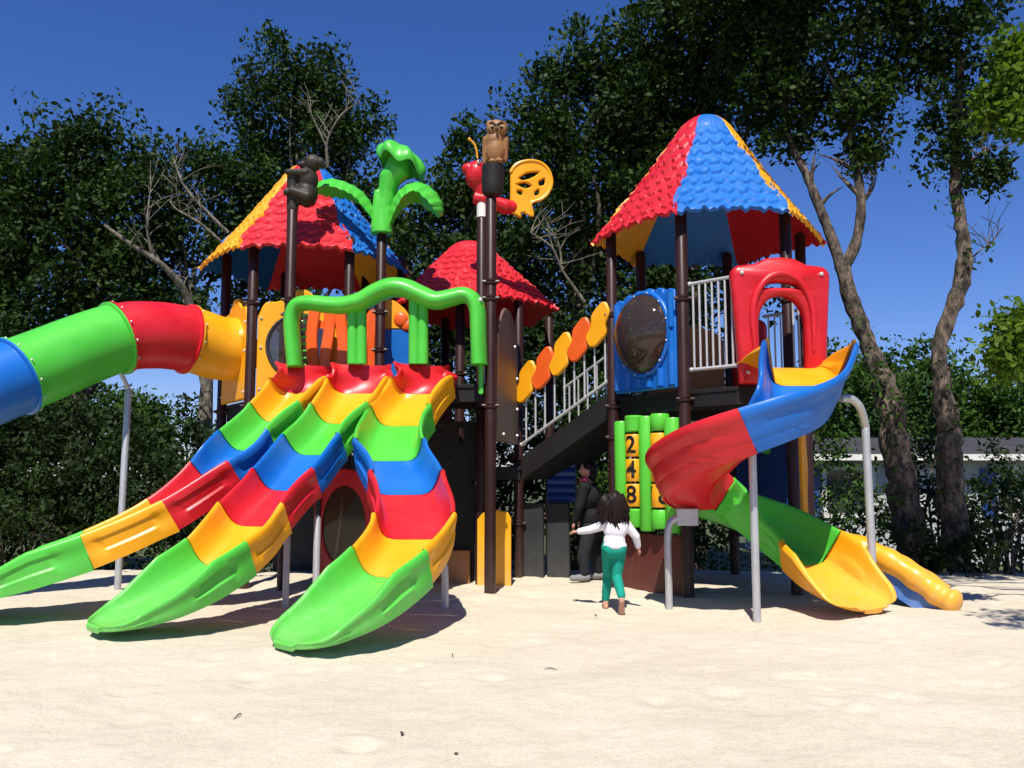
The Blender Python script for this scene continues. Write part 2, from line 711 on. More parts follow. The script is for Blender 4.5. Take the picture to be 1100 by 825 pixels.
def thatch_roof(parent, cx, cy, z_e, z_a, r, cols, a0=-116, rows=10, seed=0, bell=.16, angs=None):
    """six moulded panels with rows of overlapping leaf-shaped thatch"""
    root = bpy.data.objects.new('roof', None)
    root.empty_display_size = .2
    root['_o'] = list(org(parent))
    root.parent = parent
    col.objects.link(root)
    vert = hexa(0, 0, 1, a0) if angs is None else [(math.cos(R(a)), math.sin(R(a))) for a in angs]
    N, K = 100, 64
    rr = random.Random(seed)
    ph = [[rr.uniform(0, 6.28) for _ in range(3)] for _ in range(rows + 2)]

    def prof(t):   # t 0 apex .. 1 eave -> radius, z
        # blunt rounded top, nearly straight flank
        rad = .15 * math.sqrt(max(0, 1 - (1 - min(1, t / .10)) ** 2)) + .85 * t
        zz = 1 - t - bell * .2 * math.sin(math.pi * t)
        return rad, zz
    for s in range(6):
        A, B = V((*vert[s], 0)), V((*vert[(s + 1) % 6], 0))
        mid = ((A + B) / 2).normalized()
        top, bot = [], []
        for i in range(N + 1):
            t = .004 + .996 * i / N
            rt, rb = [], []
            for k in range(K + 1):
                u = k / K
                # wavy joint with the neighbours
                uu = -.012 + 1.024 * u
                wob = .018 * math.sin(t * 17 + s * 2) * (1 if u > .5 else -1) * abs(2 * u - 1) ** 4
                uu += wob
                rad, zz = prof(t)
                e = A.lerp(B, max(-.05, min(1.05, uu)))
                # soften the hexagon towards the apex
                circ = e.normalized()
                e2 = e.lerp(circ * .95, (1 - t) ** 1.5 * .8)
                rowf = t * rows
                ri = int(rowf)
                nsh = max(3, round(2 + 6.5 * ri / rows))
                f = u * nsh + .5 * (ri % 2) + .12 * noise.noise(V((u * 9, ri * 2.3, s * 4.1)))
                f -= math.floor(f)
                sc = 1 - abs(2 * f - 1) ** 2.0
                lf = rowf - .42 * sc + .10 * noise.noise(V((u * 22, ri * 3.1, s * 5.7)))
                fr = lf - math.floor(lf)
                step = (fr ** 1.1) * .024 - .013
                step += .009 * noise.noise(V((u * 34 * max(.3, t), t * 8, s * 7.3)))
                step *= min(1, t * 3)
                eave = 0
                if i >= N - 3:
                    eave = .014 * math.sin(u * 46 + ph[0][0]) + .010 * math.sin(u * 83 + ph[1][1])
                    eave *= (i - N + 4) / 4
                zc = z_e + (z_a - z_e) * zz + eave
                # corners droop a little at the eave
                zc -= .05 * abs(2 * u - 1) ** 3 * t ** 4
                p = V((cx, cy, 0)) + e2 * (r * rad) + V((0, 0, zc))
                nrm = (mid * .62 + V((0, 0, .78)))
                rt.append(p + nrm * step)
                rb.append(p - nrm * .035)
            top.append(rt)
            bot.append(rb)
        m = MB()
        n1 = K + 1
        vs = [q for r_ in top for q in r_] + [q for r_ in bot for q in r_]
        off = (N + 1) * n1
        fs = []
        for i in range(N):
            for k in range(K):
                a = i * n1 + k
                fs.append((a, a + 1, a + n1 + 1, a + n1))
                fs.append((off + a, off + a + n1, off + a + n1 + 1, off + a + 1))
        for k in range(K):
            a = N * n1 + k
            fs.append((a, a + 1, off + a + 1, off + a))
            fs.append((k, off + k, off + k + 1, k + 1))
        for i in range(N):
            a, b = i * n1, (i + 1) * n1
            fs.append((a, b, off + b, off + a))
            a, b = i * n1 + K, (i + 1) * n1 + K
            fs.append((a, off + a, off + b, b))
        m.add(vs, fs)
        c = cols[s]
        m.build('roof_panel', c, root, 30)
    return root


def railing(parent, A, B, z0a, z1a, z0b=None, z1b=None, n=8, name='railing', r=.013, mat=RAIL):
    z0b = z0a if z0b is None else z0b
    z1b = z1a if z1b is None else z1b
    A0, A1, B0, B1 = V((*A, z0a)), V((*A, z1a)), V((*B, z0b)), V((*B, z1b))
    m = MB()
    m.tube([A0, B0], r * 1.35, 8)
    m.tube([A1, B1], r * 1.35, 8)
    for k in range(n):
        t = (k + .5) / n if n > 2 else k
        m.tube([A0.lerp(B0, t), A1.lerp(B1, t)], r * .85, 8)
    for p in (A0, A1, B0, B1):
        m.ell(p, r * 1.9, 8, 6)
    return m.build(name, mat, parent)


def deck(parent, poly, z0, z1, name='platform', mat=BLACK):
    m = MB()
    fr = (V((0, 0, 0)), V((1, 0, 0)), V((0, 1, 0)), V((0, 0, 1)))
    m.prism(poly, fr, z1 - .04, z1, bevel=.004)
    # joists under the tread plate
    c = [sum(p[i] for p in poly) / len(poly) for i in (0, 1)]
    ins = [(c[0] + (p[0] - c[0]) * .97, c[1] + (p[1] - c[1]) * .97) for p in poly]
    ins2 = [(c[0] + (p[0] - c[0]) * .9, c[1] + (p[1] - c[1]) * .9) for p in poly]
    m.prism(ins, fr, z0, z1 - .042, holes=[ins2])
    return m.build(name, mat, parent)


# ---- right tower -------------------------------------------------
RT = thing('play_tower', 'right-hand play tower with blue bubble window, number blocks and red slide gate', 'play tower', (2.12, 9.3, 0), 'play towers with thatched plastic roofs')
HV = hexa(2.12, 9.3, 1.05)
for i, (x, y) in enumerate(HV):
    post(RT, x, y, 3.78, (1.88, 2.86) + ((1.55,) if i in (5, 0) else ()))
deck(RT, hexa(2.12, 9.3, 1.02), 1.78, 1.97)
G0, G1 = (2.06, 7.92), (2.90, 7.98)
deck(RT, [(HV[0][0] + .06, HV[0][1]), (G0[0], G0[1] + .05), (G1[0], G1[1] + .05), (HV[1][0] - .02, HV[1][1] - .02)], 1.80, 1.965, 'balcony_platform')
thatch_roof(RT, 2.14, 9.3, 3.72, 5.11, 1.27, [ROOF_B, ROOF_Y, ROOF_R, ROOF_B, ROOF_Y, ROOF_R], angs=(-118, -64, 0, 61, 121, 180), seed=3)


def bubble_panel(parent, A, B, z0, hgt, mat, name, cx=.5, rad=.34, cw=.53, glass=True, scal=6, bub=.24):
    fr, L = frame(A, B, z0)
    g = .075
    u0, u1 = g, L - g
    out = [(u0, 0), (u1, 0), (u1, hgt * .93)]
    n = scal
    for k in range(n):
        a, b = u1 - (u1 - u0) * k / n, u1 - (u1 - u0) * (k + 1) / n
        hh = hgt * (.93 + .07 * math.sin(math.pi * (k + .5) / n))
        out += [((a * (1 - t) + b * t), hh - .018 + .03 * math.sin(math.pi * t)) for t in (.02, .25, .5, .75, .98)]
    out += [(u0, hgt * .93)]
    c = (L * cx, hgt * cw)
    hole = arc(c[0], c[1], rad, rad * 1.12, 0, 360, 40)[:-1]
    m = MB()
    m.prism(out, fr, -.03, .035, [hole], bevel=.012)
    # log ribs down both sides
    O, U, W, D = fr
    k = 0
    for u in np.linspace(u0 + .05, u1 - .05, n):
        du = abs(u - c[0])
        y_out = math.sqrt(max(0, (rad + .05) ** 2 - du * du)) * 1.12
        for a, b in (((.03), c[1] - y_out - .02), (c[1] + y_out + .02, hgt * .93 - .02)):
            if b - a > .05:
                m.tube([O + U * u + W * (a + 0) + D * .028, O + U * u + W * b + D * .028], .042, 10)
    p = m.build(name, mat, parent)
    t = MB()
    ring = [O + U * q[0] + W * q[1] + D * .04 for q in arc(c[0], c[1], rad + .03, (rad + .03) * 1.12, 0, 360, 48)]
    t.tube(ring, .028, 10, cap=False)
    t.build('window_ring', mat, p)
    if glass:
        rings = []
        for i in range(11):
            th = math.pi / 2 * i / 10
            rr_ = max(.004, math.cos(th)) * (rad + .02)
            rings.append([O + U * q[0] + W * q[1] + D * (.03 + bub * math.sin(th)) for q in arc(c[0], c[1], rr_, rr_ * 1.12, 0, 360, 40)[:-1]])
        b = MB()
        b.rings(rings)
        b.build('bubble_window', SMOKY, p, 80)
    b = MB()
    for k in range(12):
        a = R(30 * k + 15)
        b.disc_bolt(O + U * (c[0] + (rad + .03) * math.cos(a)) + W * (c[1] + (rad + .03) * 1.12 * math.sin(a)) + D * .066, D, .009)
    for q in ((u0 + .03, .06), (u1 - .03, .06), (u0 + .03, hgt * .86), (u1 - .03, hgt * .86)):
        b.disc_bolt(O + U * q[0] + W * q[1] + D * .036, D, .017, .02)
    b.build('bolts', BOLT, p)
    return p


bubble_panel(RT, HV[5], HV[0], 2.0, 1.03, BLUE, 'bubble_window_panel', cx=.5, rad=.345, cw=.56)
railing(RT, (HV[0][0] + .07, HV[0][1] - .02), (G0[0] + .02, G0[1] + .08), 2.16, 3.0, n=7)
railing(RT, (HV[1][0], HV[1][1] - .07), (G1[0] - .03, G1[1] + .08), 2.16, 3.0, n=5)
mid = ((HV[2][0] * .52 + HV[3][0] * .48), (HV[2][1] * .52 + HV[3][1] * .48))
railing(RT, HV[2], mid, 2.1, 2.95, n=6)
fr, L = frame(mid, HV[3], 2.0)
m = MB(); m.prism([(0, 0), (L - .06, 0), (L - .06, .82)] + arc((L - .06) / 2, .82, (L - .06) / 2, .14, 0, 180, 10)[1:-1] + [(0, .82)], fr, -.03, .03, bevel=.01)
m.build('side_panel', RED, RT, label='red side panel')
fr, L = frame(HV[4], HV[3], 2.0)
m = MB(); m.prism([(.07, 0), (L - .07, 0), (L - .07, .7)] + arc(L / 2, .7, L / 2 - .07, .2, 0, 180, 10)[1:-1] + [(.07, .7)], fr, -.03, .03, bevel=.01)
m.build('side_panel', RUST, RT, label='dull orange side panel')


def red_gate(parent):
    fr, L = frame(G0, G1, 1.98)
    O, U, W, D = fr
    out = [(0.03, 0), (.20, 0)]
    iw = .20
    # one outline: legs, arched opening, shoulders
    open_ = arc(L / 2, .56, L / 2 - iw, .26, 180, 0, 14)
    out = [(0.02, 0), (iw, 0)] + open_ + [(L - iw, 0), (L - .02, 0), (L + .0, .4), (L + .03, .8), (L + .045, 1.0)]
    out += arc(L - .055, 1.0, .10, .10, 0, 70, 5)[1:] + [(L * .80, 1.11), (L * .66, 1.165), (L * .5, 1.18), (L * .34, 1.165), (L * .20, 1.11)]
    out += arc(.055, 1.0, .10, .10, 110, 180, 5) + [(-.03, .8), (0, .4)]
    slot = [(L * .30, .89), (L * .70, .89)] + arc(L / 2, .89, L * .20, .055, 0, 180, 8)[1:-1]
    m = MB()
    m.prism(out, fr, -.06, .07, [slot], bevel=.03)
    p = m.build('slide_gate', RED, parent, 50)
    t = MB()
    hood = [O + U * q[0] + W * q[1] + D * .075 for q in [(iw * .72, .30), (iw * .68, .55)] + arc(L / 2, .62, L / 2 - iw * .68, .40, 172, 8, 16) + [(L - iw * .68, .55), (L - iw * .72, .30)]]
    t.tube(hood, [.012] + [.032] * (len(hood) - 2) + [.012], 10)
    t.build('gate_hood', RED, p)
    b = MB()
    for q in ((.045, 1.02), (L - .045, 1.02), (.08, .1), (L - .08, .1)):
        b.disc_bolt(O + U * q[0] + W * q[1] + D * .068, D, .02, .022)
    b.build('bolts', BOLT, p)


red_gate(RT)


def number_panel(parent, A, B, z0, hgt):
    fr, L = frame(A, B, z0)
    O, U, W, D = fr
    m = MB()
    u0, u1 = .07, L - .07
    ws = u0 + (u1 - u0) * np.array([0, .17, .41, .585, .815, 1.0])
    c5 = [(ws[i] + ws[i + 1]) / 2 for i in range(5)]
    rad = (ws[1] - ws[0]) * .52
    for i in (0, 2, 4):
        h2 = hgt * (.97 if i != 2 else 1.0)
        rad = (ws[i + 1] - ws[i]) * .53
        m.tube([O + U * c5[i] + W * z + D * .01 for z in (0, .02, h2 - .02, h2)], [rad * .85, rad, rad, rad * .85], 18)
    for i in (1, 3):
        rad = (ws[i + 1] - ws[i]) * .50
        m.tube([O + U * c5[i] + W * z + D * .0 for z in (.03, .05, .20, .215)], [rad * .85, rad * .98, rad * .98, rad * .85], 18)
        m.tube([O + U * c5[i] + W * z + D * .0 for z in (hgt - .155, hgt - .14, hgt, hgt + .015)], [rad * .85, rad * .98, rad * .98, rad * .85], 18)
    p = m.build('number_frame', LIME, parent)
    b = MB()
    b.box(fr, ws[1] - .005, ws[4] + .005, .2, hgt - .14, -.075, -.055)
    b.build('frame_back', MAROON, p)
    zr = np.linspace(.225, hgt - .165, 4)
    txt = {(1, 2): '2', (1, 1): '4', (1, 0): '8', (3, 0): '7 8'}
    for i in (1, 3):
        a = MB()
        a.tube([O + U * c5[i] + W * zr[0], O + U * c5[i] + W * zr[3]], .012, 8)
        a.build('axle', STEEL, p)
        for j in range(3):
            cy = MB()
            za, zb = zr[j] + .012, zr[j + 1] - .012
            rr_ = rad * .97
            cy.tube([O + U * c5[i] + W * z for z in (za, za + .008, zb - .008, zb)], [rr_ * .94, rr_, rr_, rr_ * .94], 28)
            cb = cy.build('number_block', YELLOW, p)
            if (i, j) in txt:
                cu = bpy.data.curves.new('digit', 'FONT')
                cu.body = txt[(i, j)]
                cu.size = (zb - za) * 1.08
                cu.align_x = 'CENTER'
                cu.align_y = 'CENTER'
                cu.extrude = 0.0
                cu.offset = .004
                to = bpy.data.objects.new('digit', cu)
                col.objects.link(to)
                dg = bpy.context.evaluated_depsgraph_get()
                me = bpy.data.meshes.new_from_object(to.evaluated_get(dg))
                bpy.data.objects.remove(to)
                bm = bmesh.new(); bm.from_mesh(me)
                bmesh.ops.triangulate(bm, faces=bm.faces)
                bmesh.ops.subdivide_edges(bm, edges=bm.edges, cuts=2)
                o0 = org(p)
                sh = .3 if len(txt[(i, j)]) == 1 else .1
                for v in bm.verts:
                    an = v.co.x / (rr_ + .004) + sh
                    v.co = O + U * (c5[i] + (rr_ + .004) * math.sin(an)) + D * ((rr_ + .004) * math.cos(an)) + W * ((za + zb) / 2 + v.co.y) - o0
                bmesh.ops.recalc_face_normals(bm, faces=bm.faces)
                bm.to_mesh(me); bm.free()
                link('digit', me, INK, cb, 0)
    return p


number_panel(RT, (HV[5][0] - .015, HV[5][1] - .08), (HV[0][0] - .0, HV[0][1]), .60, 1.14)
fr, L = frame(HV[5], HV[0], -.1)
m = MB(); m.box(fr, .06, L - .06, 0, .67, -.04, .0, .008); m.build('lower_panel', MAROON, RT, label='maroon lower panel')
fr, L = frame(HV[3], HV[2], .45)   # back lower climbing panel
fr2 = (fr[0], fr[1], fr[2], -fr[3])
m = MB(); m.prism([(.07, 0), (L - .07, 0), (L - .07, 1.2), (L * .6, 1.28), (.07, 1.2)], fr, -.03, .03, bevel=.012)
bp = m.build('climbing_panel', NAVY, RT, label='dark blue back panel with moulded butterfly')
O, U, W, D = fr
s_ = 1 if D.y < 0 else -1
m = MB()
m.ell(O + U * (L * .42) + W * 1.06 + D * s_ * .05, (.10, .03, .065), 12, 8)
m.ell(O + U * (L * .52) + W * .98 + D * s_ * .05, (.07, .03, .05), 12, 8)
m.build('butterfly_leaf', GREEN, bp)
m = MB(); m.ell(O + U * (L * .45) + W * 1.07 + D * s_ * .075, (.055, .02, .04), 12, 8); m.build('butterfly_spot', ORANGE, bp)
fr, L = frame(HV[1], HV[2], .42)
wave = spline([(.30, 0), (.34, .2), (.28, .5), (.36, .8), (.3, 1.1), (.34, 1.3)], 5)
m = MB(); m.prism([(.05, 0)] + [tuple(q) for q in wave] + [(.05, 1.3)], fr, -.02, .09, bevel=.012)
m.build('wave_panel', YELLOW, RT)
m = MB(); m.box(fr, .55, .75, .1, .75, -.03, .02, .008); m.build('side_strip', GREEN, RT)

# ---- left tower --------------------------------------------------
LT = thing('play_tower', 'play tower with yellow panels around the mouth of the tube slide', 'play tower', (-2.4, 10.4, 0), 'play towers with thatched plastic roofs')
WV = hexa(-2.4, 10.4, 1.05)
for i, (x, y) in enumerate(WV):
    post(LT, x, y, 3.78, (1.9, 3.04))
deck(LT, hexa(-2.4, 10.4, 1.02), 1.78, 1.97)
thatch_roof(LT, -2.5, 10.4, 3.66, 4.96, 1.27, [ROOF_R, ROOF_B, ROOF_Y, ROOF_R, ROOF_B, ROOF_Y], a0=-113, seed=8)


def crest_panel(parent, A, B, z0, hgt, mat, name, hole=None, hr=.34, hw=.5):
    fr, L = frame(A, B, z0)
    g = .07
    top = spline([(L - g, hgt * .82), (L * .86, hgt * .96), (L * .72, hgt * .98), (L * .58, hgt * 1.09), (L * .5, hgt * 1.1), (L * .42, hgt * 1.09), (L * .28, hgt * .98), (L * .14, hgt * .96), (g, hgt * .82)], 4)
    out = [(g, 0), (L - g, 0)] + [tuple(q) for q in top]
    hs = [arc(L / 2, hgt * hw, hr, hr, 0, 360, 36)[:-1]] if hole else []
    m = MB()
    m.prism(out, fr, -.03, .035, hs, bevel=.014)
    p = m.build(name, mat, parent)
    O, U, W, D = fr
    b = MB()
    for q in ((g + .04, .08), (L - g - .04, .08), (g + .04, hgt * .5), (L - g - .04, hgt * .5), (g + .04, hgt * .8), (L - g - .04, hgt * .8)):
        b.disc_bolt(O + U * q[0] + W * q[1] + D * .036, D, .016, .018)
    b.build('bolts', BOLT, p)
    return p, fr, L


pw, fr, L = crest_panel(LT, WV[0], WV[1], 2.0, 1.08, YELLOW, 'window_panel', True, .33, .52)
O, U, W, D = fr
m = MB(); m.tube([O + U * q[0] + W * q[1] + D * .04 for q in arc(L / 2, 1.08 * .52, .345, .345, 0, 360, 40)], .02, 8, False)
m.build('window_ring', CHAR, pw)
rings = [[O + U * q[0] + W * q[1] + D * (.02 + .1 * math.sin(math.pi / 2 * i / 6)) for q in arc(L / 2, 1.08 * .52, max(.004, .34 * math.cos(math.pi / 2 * i / 6)), max(.004, .34 * math.cos(math.pi / 2 * i / 6)), 0, 360, 32)[:-1]] for i in range(7)]
m = MB(); m.rings(rings); m.build('window_pane', SMOKY, pw, 80)
pt, frT, LTl = crest_panel(LT, WV[5], WV[0], 1.98, 1.08, YELLOW, 'tube_panel', True, .33, .56)
# orange slats on the next side, blue and yellow panel beyond
fr, L = frame(WV[1], WV[2], 1.98)
m = MB()
for k in range(4):
    u = .14 + k * (L - .28) / 3
    wv = [(u - .07 + .02 * math.sin(z * 7 + k), z) for z in np.linspace(0, 1.0, 9)]
    wr = [(u + .07 + .02 * math.sin(z * 7 + k), z) for z in np.linspace(1.0, 0, 9)]
    m.prism(wv + [(u, 1.06)] + wr, fr, -.025, .03, bevel=.01)
for z in (.15, .8):
    m.box(fr, .07, L - .07, z, z + .08, -.04, -.028)
m.build('slat_panel', ORANGE, LT)
fr, L = frame(WV[2], WV[3], 1.98)
frb = (V((*WV[3], 1.98)), -fr[1], fr[2], -fr[3])
m = MB(); m.box(frb, .07, L - .07, 0, .72, -.03, .03, .01); mz = m.build('maze_panel', BLUE, LT)
m = MB(); m.prism([(.07, .73), (L - .07, .73)] + arc(L / 2, .73, L / 2 - .07, .42, 0, 180, 12)[1:-1], frb, -.03, .03, bevel=.01); m.build('panel_crest', YELLOW, mz)
m = MB()
O, U, W, D = frb
for q in ((.3, .9, .09), (.55, .98, .10), (.72, .85, .08)):
    m.ell(O + U * q[0] + W * q[1] + D * .03, (q[2], .03, q[2]), 12, 8)
m.build('crest_flower', ORANGE, mz)
m = MB()
for q in range(14):
    a, b = rnd.uniform(.12, L - .15), rnd.uniform(.06, .62)
    m.box(frb, a, a + rnd.choice((.03, .14)), b, b + rnd.choice((.03, .12)), .031, .05)
m.build('maze_pattern', NAVY, mz)
fr, L = frame(WV[5], WV[0], .1)
# rear low dark wall under the tower
fr, L = frame(WV[4], WV[3], -.1)
m = MB(); m.box(fr, .07, L - .07, 0, 1.5, -.03, .03, .01); m.build('lower_panel', CHAR, LT, label='charcoal lower back panel')

# ---- slide deck --------------------------------------------------
D0 = P(310, 380, 9.2); D1 = P(527, 380, 8.78); D2 = P(517, 380, 9.68); D3 = P(408, 380, 9.7)
SD = thing('slide_deck', 'dark play deck with green arched slide gate between bear post and owl post', 'play deck', (-1.25, 9.2, 0))
post(SD, D0.x, D0.y, P(310, 224, 9.2).z, (1.85, 3.02, 2.86))
post(SD, D1.x, D1.y, P(527, 214, 8.78).z, (1.85, 2.95, 3.12))
post(SD, D2.x, D2.y, P(517, 233, 9.68).z, (1.85,))
post(SD, D3.x, D3.y, P(408, 250, 9.7).z, (2.98, 2.55))
deck(SD, [(D0.x, D0.y + .07), (D1.x, D1.y + .07), (D2.x + .02, D2.y + .1), (D3.x + .1, D3.y + .5), (-2.0, 9.9), (-2.3, 9.6)], 1.90, 2.08)

# green arch on the front edge
ay = lambda px: 8.86 + (8.70 - 8.86) * (px - 310) / 208
apts = [(317, 394), (314, 360), (314, 340), (320, 328), (334, 325.5), (352, 327.5), (370, 328), (388, 324), (404, 315), (420, 309), (436, 310), (452, 317), (468, 323), (484, 320), (498, 317), (508, 322), (513, 335), (514, 360), (515, 392)]
path = spline([tuple(P(x, y, ay(x))) for x, y in apts], 4)
m = MB()
nn_ = len(path)
m.tube([V(q) for q in path], [.080 + .022 * max(0, math.sin(math.pi * min(1, max(0, (i / nn_ - .2) / .6)))) for i in range(nn_)], 18, flat=1.75)
ga = m.build('slide_gate', GREEN, SD, 60)
for px in (383.5, 449.5):
    a, b = P(px, 322, ay(px) + .02), P(px, 391, ay(px) + .02)
    m = MB()
    for dx in (-.045, .045):
        m.tube([b + V((dx, 0, 0)), a + V((dx, 0, 0))], [.056, .054], 14)
    fr = (V((a.x, a.y, 0)), V((1, 0, 0)), V((0, 0, 1)), V((0, -1, 0)))
    m.box(fr, -.08, .08, b.z, a.z, -.03, .02)
    m.build('gate_leg', GREEN, ga)
m = MB()
fr = (P(516, 423, 8.72), V((0, 1, 0)), V((0, 0, 1)), V((1, 0, 0)))
m.box(fr, 0, .10, 0, .95, -.02, .03, .012)
m.build('gate_flange', GREEN, ga)
m = MB()
for k in range(9):
    z = 2.28 + k * .075
    a = P(322, 360, 8.92)
    m.tube([V((a.x - .01, 8.96, z)), V((a.x + .055, 8.99, z + .01))], .012, 8)
m.build('grip_ribs', GREEN, ga)
m = MB()
for q in (P(516, 322, 8.62), P(316, 331, 8.78)):
    m.disc_bolt(q, (0, -1, .1), .022, .02)
m.build('bolts', BOLT, ga)
def slats(px0, px1, Y, zb, hgt, n, nm='slat_panel'):
    fr, L = frame(P(px0, 380, Y), P(px1, 380, Y), zb)
    m = MB()
    wd = L / n * .40
    for k in range(n):
        u = L * (k + .5) / n
        a_ = [(u - wd + .022 * math.sin(z * 7 + k * 2), z) for z in np.linspace(0, hgt, 9)]
        b_ = [(u + wd + .022 * math.sin(z * 7 + k * 2), z) for z in np.linspace(hgt, 0, 9)]
        m.prism(a_ + [(u, hgt + .05)] + b_, fr, -.025, .03, bevel=.01)
    if n > 1:
        for z in (.12, hgt - .2):
            m.box(fr, 0, L, z, z + .08, -.042, -.028)
    m.build(nm, ORANGE, SD)


slats(329, 374, 9.28, 1.95, .98, 3)
slats(394, 406, 9.85, 1.95, 1.05, 1)
fr, L = frame(P(411, 380, 10.0), P(441, 380, 10.05), 1.95)
m = MB(); m.box(fr, 0, L, 0, .88, -.03, .03, .01); mz = m.build('maze_panel', BLUE, SD)
m = MB(); m.prism([(0, .89), (L, .89)] + [tuple(q) for q in spline([(L, 1.0), (L * .8, 1.12), (L * .4, 1.22), (0, 1.25)], 4)], fr, -.03, .03, bevel=.01); m.build('panel_crest', YELLOW, mz)
m = MB()
for a, b, r_ in ((.2, 1.0, .09), (.27, .93, .07)):
    m.ell(fr[0] + fr[1] * a + fr[2] * b + fr[3] * .03, (r_, .03, r_), 12, 8)
m.build('crest_flower', ORANGE, mz)
# orange side board from owl post to butterfly post
fr, L = frame((D1.x + .015, D1.y + .07), (D2.x + .005, D2.y - .07), 1.93)
m = MB(); m.prism([(0, 0), (L, 0), (L, .9)] + [tuple(q) for q in spline([(L * .9, 1.0), (L * .6, 1.04), (L * .3, 1.12), (.08, 1.22), (0, 1.14)], 3)], fr, -.025, .035, bevel=.012)
m.build('side_board', ORANGE, SD)
# taupe board between the owl post and the middle hut
TA, TB = (D1.x + .05, D1.y + .1), (.055, 10.05)
fr, L = frame(TA, TB, 1.50)
m = MB(); m.prism([(0, 0), (L, 0), (L, .85)] + arc(L / 2, .85, L / 2, .62, 0, 180, 14)[1:-1] + [(0, .85)], fr, -.02, .02, bevel=.008)
tb = m.build('end_board', TAUPE, SD, label='taupe rounded end board')
m = MB()
for q in ((L - .1, .1), (L - .1, .75), (L - .25, 1.1), (.3, .08), (L - .1, .4)):
    m.disc_bolt(fr[0] + fr[1] * q[0] + fr[2] * q[1] + fr[3] * .02, fr[3], .018, .02)
m.build('bolts', BOLT, tb)
# panels under the deck
q0, q1 = P(338, 560, 9.35), P(402, 560, 9.25)
fr, L = frame(q0, q1, -.1)
m = MB()
m.prism([(0, 0), (L, 0), (L, 1.15)] + arc(L / 2, 1.0, L / 2, .32, 20, 160, 10) + [(0, 1.15)], fr, -.03, .03, [arc(L / 2, .72, L * .37, .42, 0, 360, 28)[:-1]], bevel=.01)
ap = m.build('arch_panel', RED, SD, label='red arch panel with clear window')
m = MB(); m.prism(arc(L / 2, .72, L * .385, .44, 0, 360, 28)[:-1], fr, -.012, -.004); m.build('window_pane', SMOKY, ap)
m = MB()
for a, b, r_ in ((.25, .75, .05), (.4, .62, .07), (.42, .9, .03)):
    m.ell(fr[0] + fr[1] * a + fr[2] * b - fr[3] * .05, (r_, .02, r_), 12, 8)
m.build('toy_gear', RUST, ap)
m = MB(); m.box(fr, L * .05, L * .12, .1, 1.3, .035, .06); m.build('panel_strut', CHAR, ap)
q0, q1 = P(400, 500, 9.9), P(533, 500, 9.9)
fr, L = frame(q0, q1, -.1)
hs = [[(a, b), (a + .05, b), (a + .05, b + c_), (a, b + c_)] for a, b, c_ in ((.98, 1.62, .16), (.75, 1.72, .05), (.62, 1.3, .04), (1.12, 1.15, .04), (.86, 1.45, .03), (1.3, 1.42, .03))]
m = MB(); m.prism([(0, 0), (L, 0), (L, 1.86), (0, 1.86)], fr, -.02, .02, hs); m.build('back_panel', BLACK, SD)
q0, q1 = P(513, 580, 9.6), P(549, 580, 9.55)
fr, L = frame(q0, q1, -.15)
m = MB(); m.prism([(0, 0), (L, 0), (L, .84)] + [tuple(q) for q in spline([(L * .9, .90), (L * .5, .93), (L * .2, .9), (0, .82)], 3)], fr, -.03, .03, bevel=.01)
m.build('lower_panel', YELLOW, SD, label='yellow low panel')
q0, q1 = P(470, 600, 9.75), P(505, 600, 9.75)
fr, L = frame(q0, q1, -.15)
m = MB(); m.box(fr, 0, L, 0, .48, -.03, .03, .01); m.build('lower_panel', RUST, SD, label='dull orange low panel')

# ---- middle hut --------------------------------------------------
MT = thing('play_tower', 'lower play tower under the all-red thatched roof behind the owl post', 'play tower', (-.18, 10.5, 0), 'play towers with thatched plastic roofs')
thatch_roof(MT, -.54, 10.88, 3.22, 4.12, 1.16, [ROOF_R] * 6, a0=-136, seed=21, bell=.05)
for px, Y in ((557, 10.2), (590, 11.3), (494, 10.25), (478, 11.4)):
    q = P(px, 400, Y)
    post(MT, q.x, q.y, 3.2, (1.35, 2.35, .6))
deck(MT, [(-.62, 10.1), (.1, 10.1), (.5, 11.3), (-.85, 11.4)], 1.1, 1.25)
fr, L = frame(P(462, 400, 11.2), P(486, 400, 11.2), 1.25)
m = MB(); m.prism([(-.1, 0), (L, 0), (L, .9)] + arc(L / 2, .9, L / 2, .3, 0, 180, 10)[1:-1] + [(-.1, .9)], fr, -.03, .03, bevel=.01); m.build('side_panel', MAROON, MT)
for a, b, zt in ((562, 584, .98), (588, 612, .98)):
    fr, L = frame(P(a, 580, 10.25), P(b, 580, 10.15), -.15)
    m = MB(); m.box(fr, 0, L, 0, zt, -.03, .03, .01); m.build('lower_panel', CHAR, MT, label='charcoal low panel')
fr, L = frame(P(589, 580, 10.4), P(619, 580, 10.3), .83)
m = MB()
for k in range(6):
    m.tube([fr[0] + fr[2] * (.05 + k * .1), fr[0] + fr[1] * L + fr[2] * (.05 + k * .1)], .055, 10)
m.build('ribbed_board', NAVY, MT)
q = P(584, 600, 9.9)

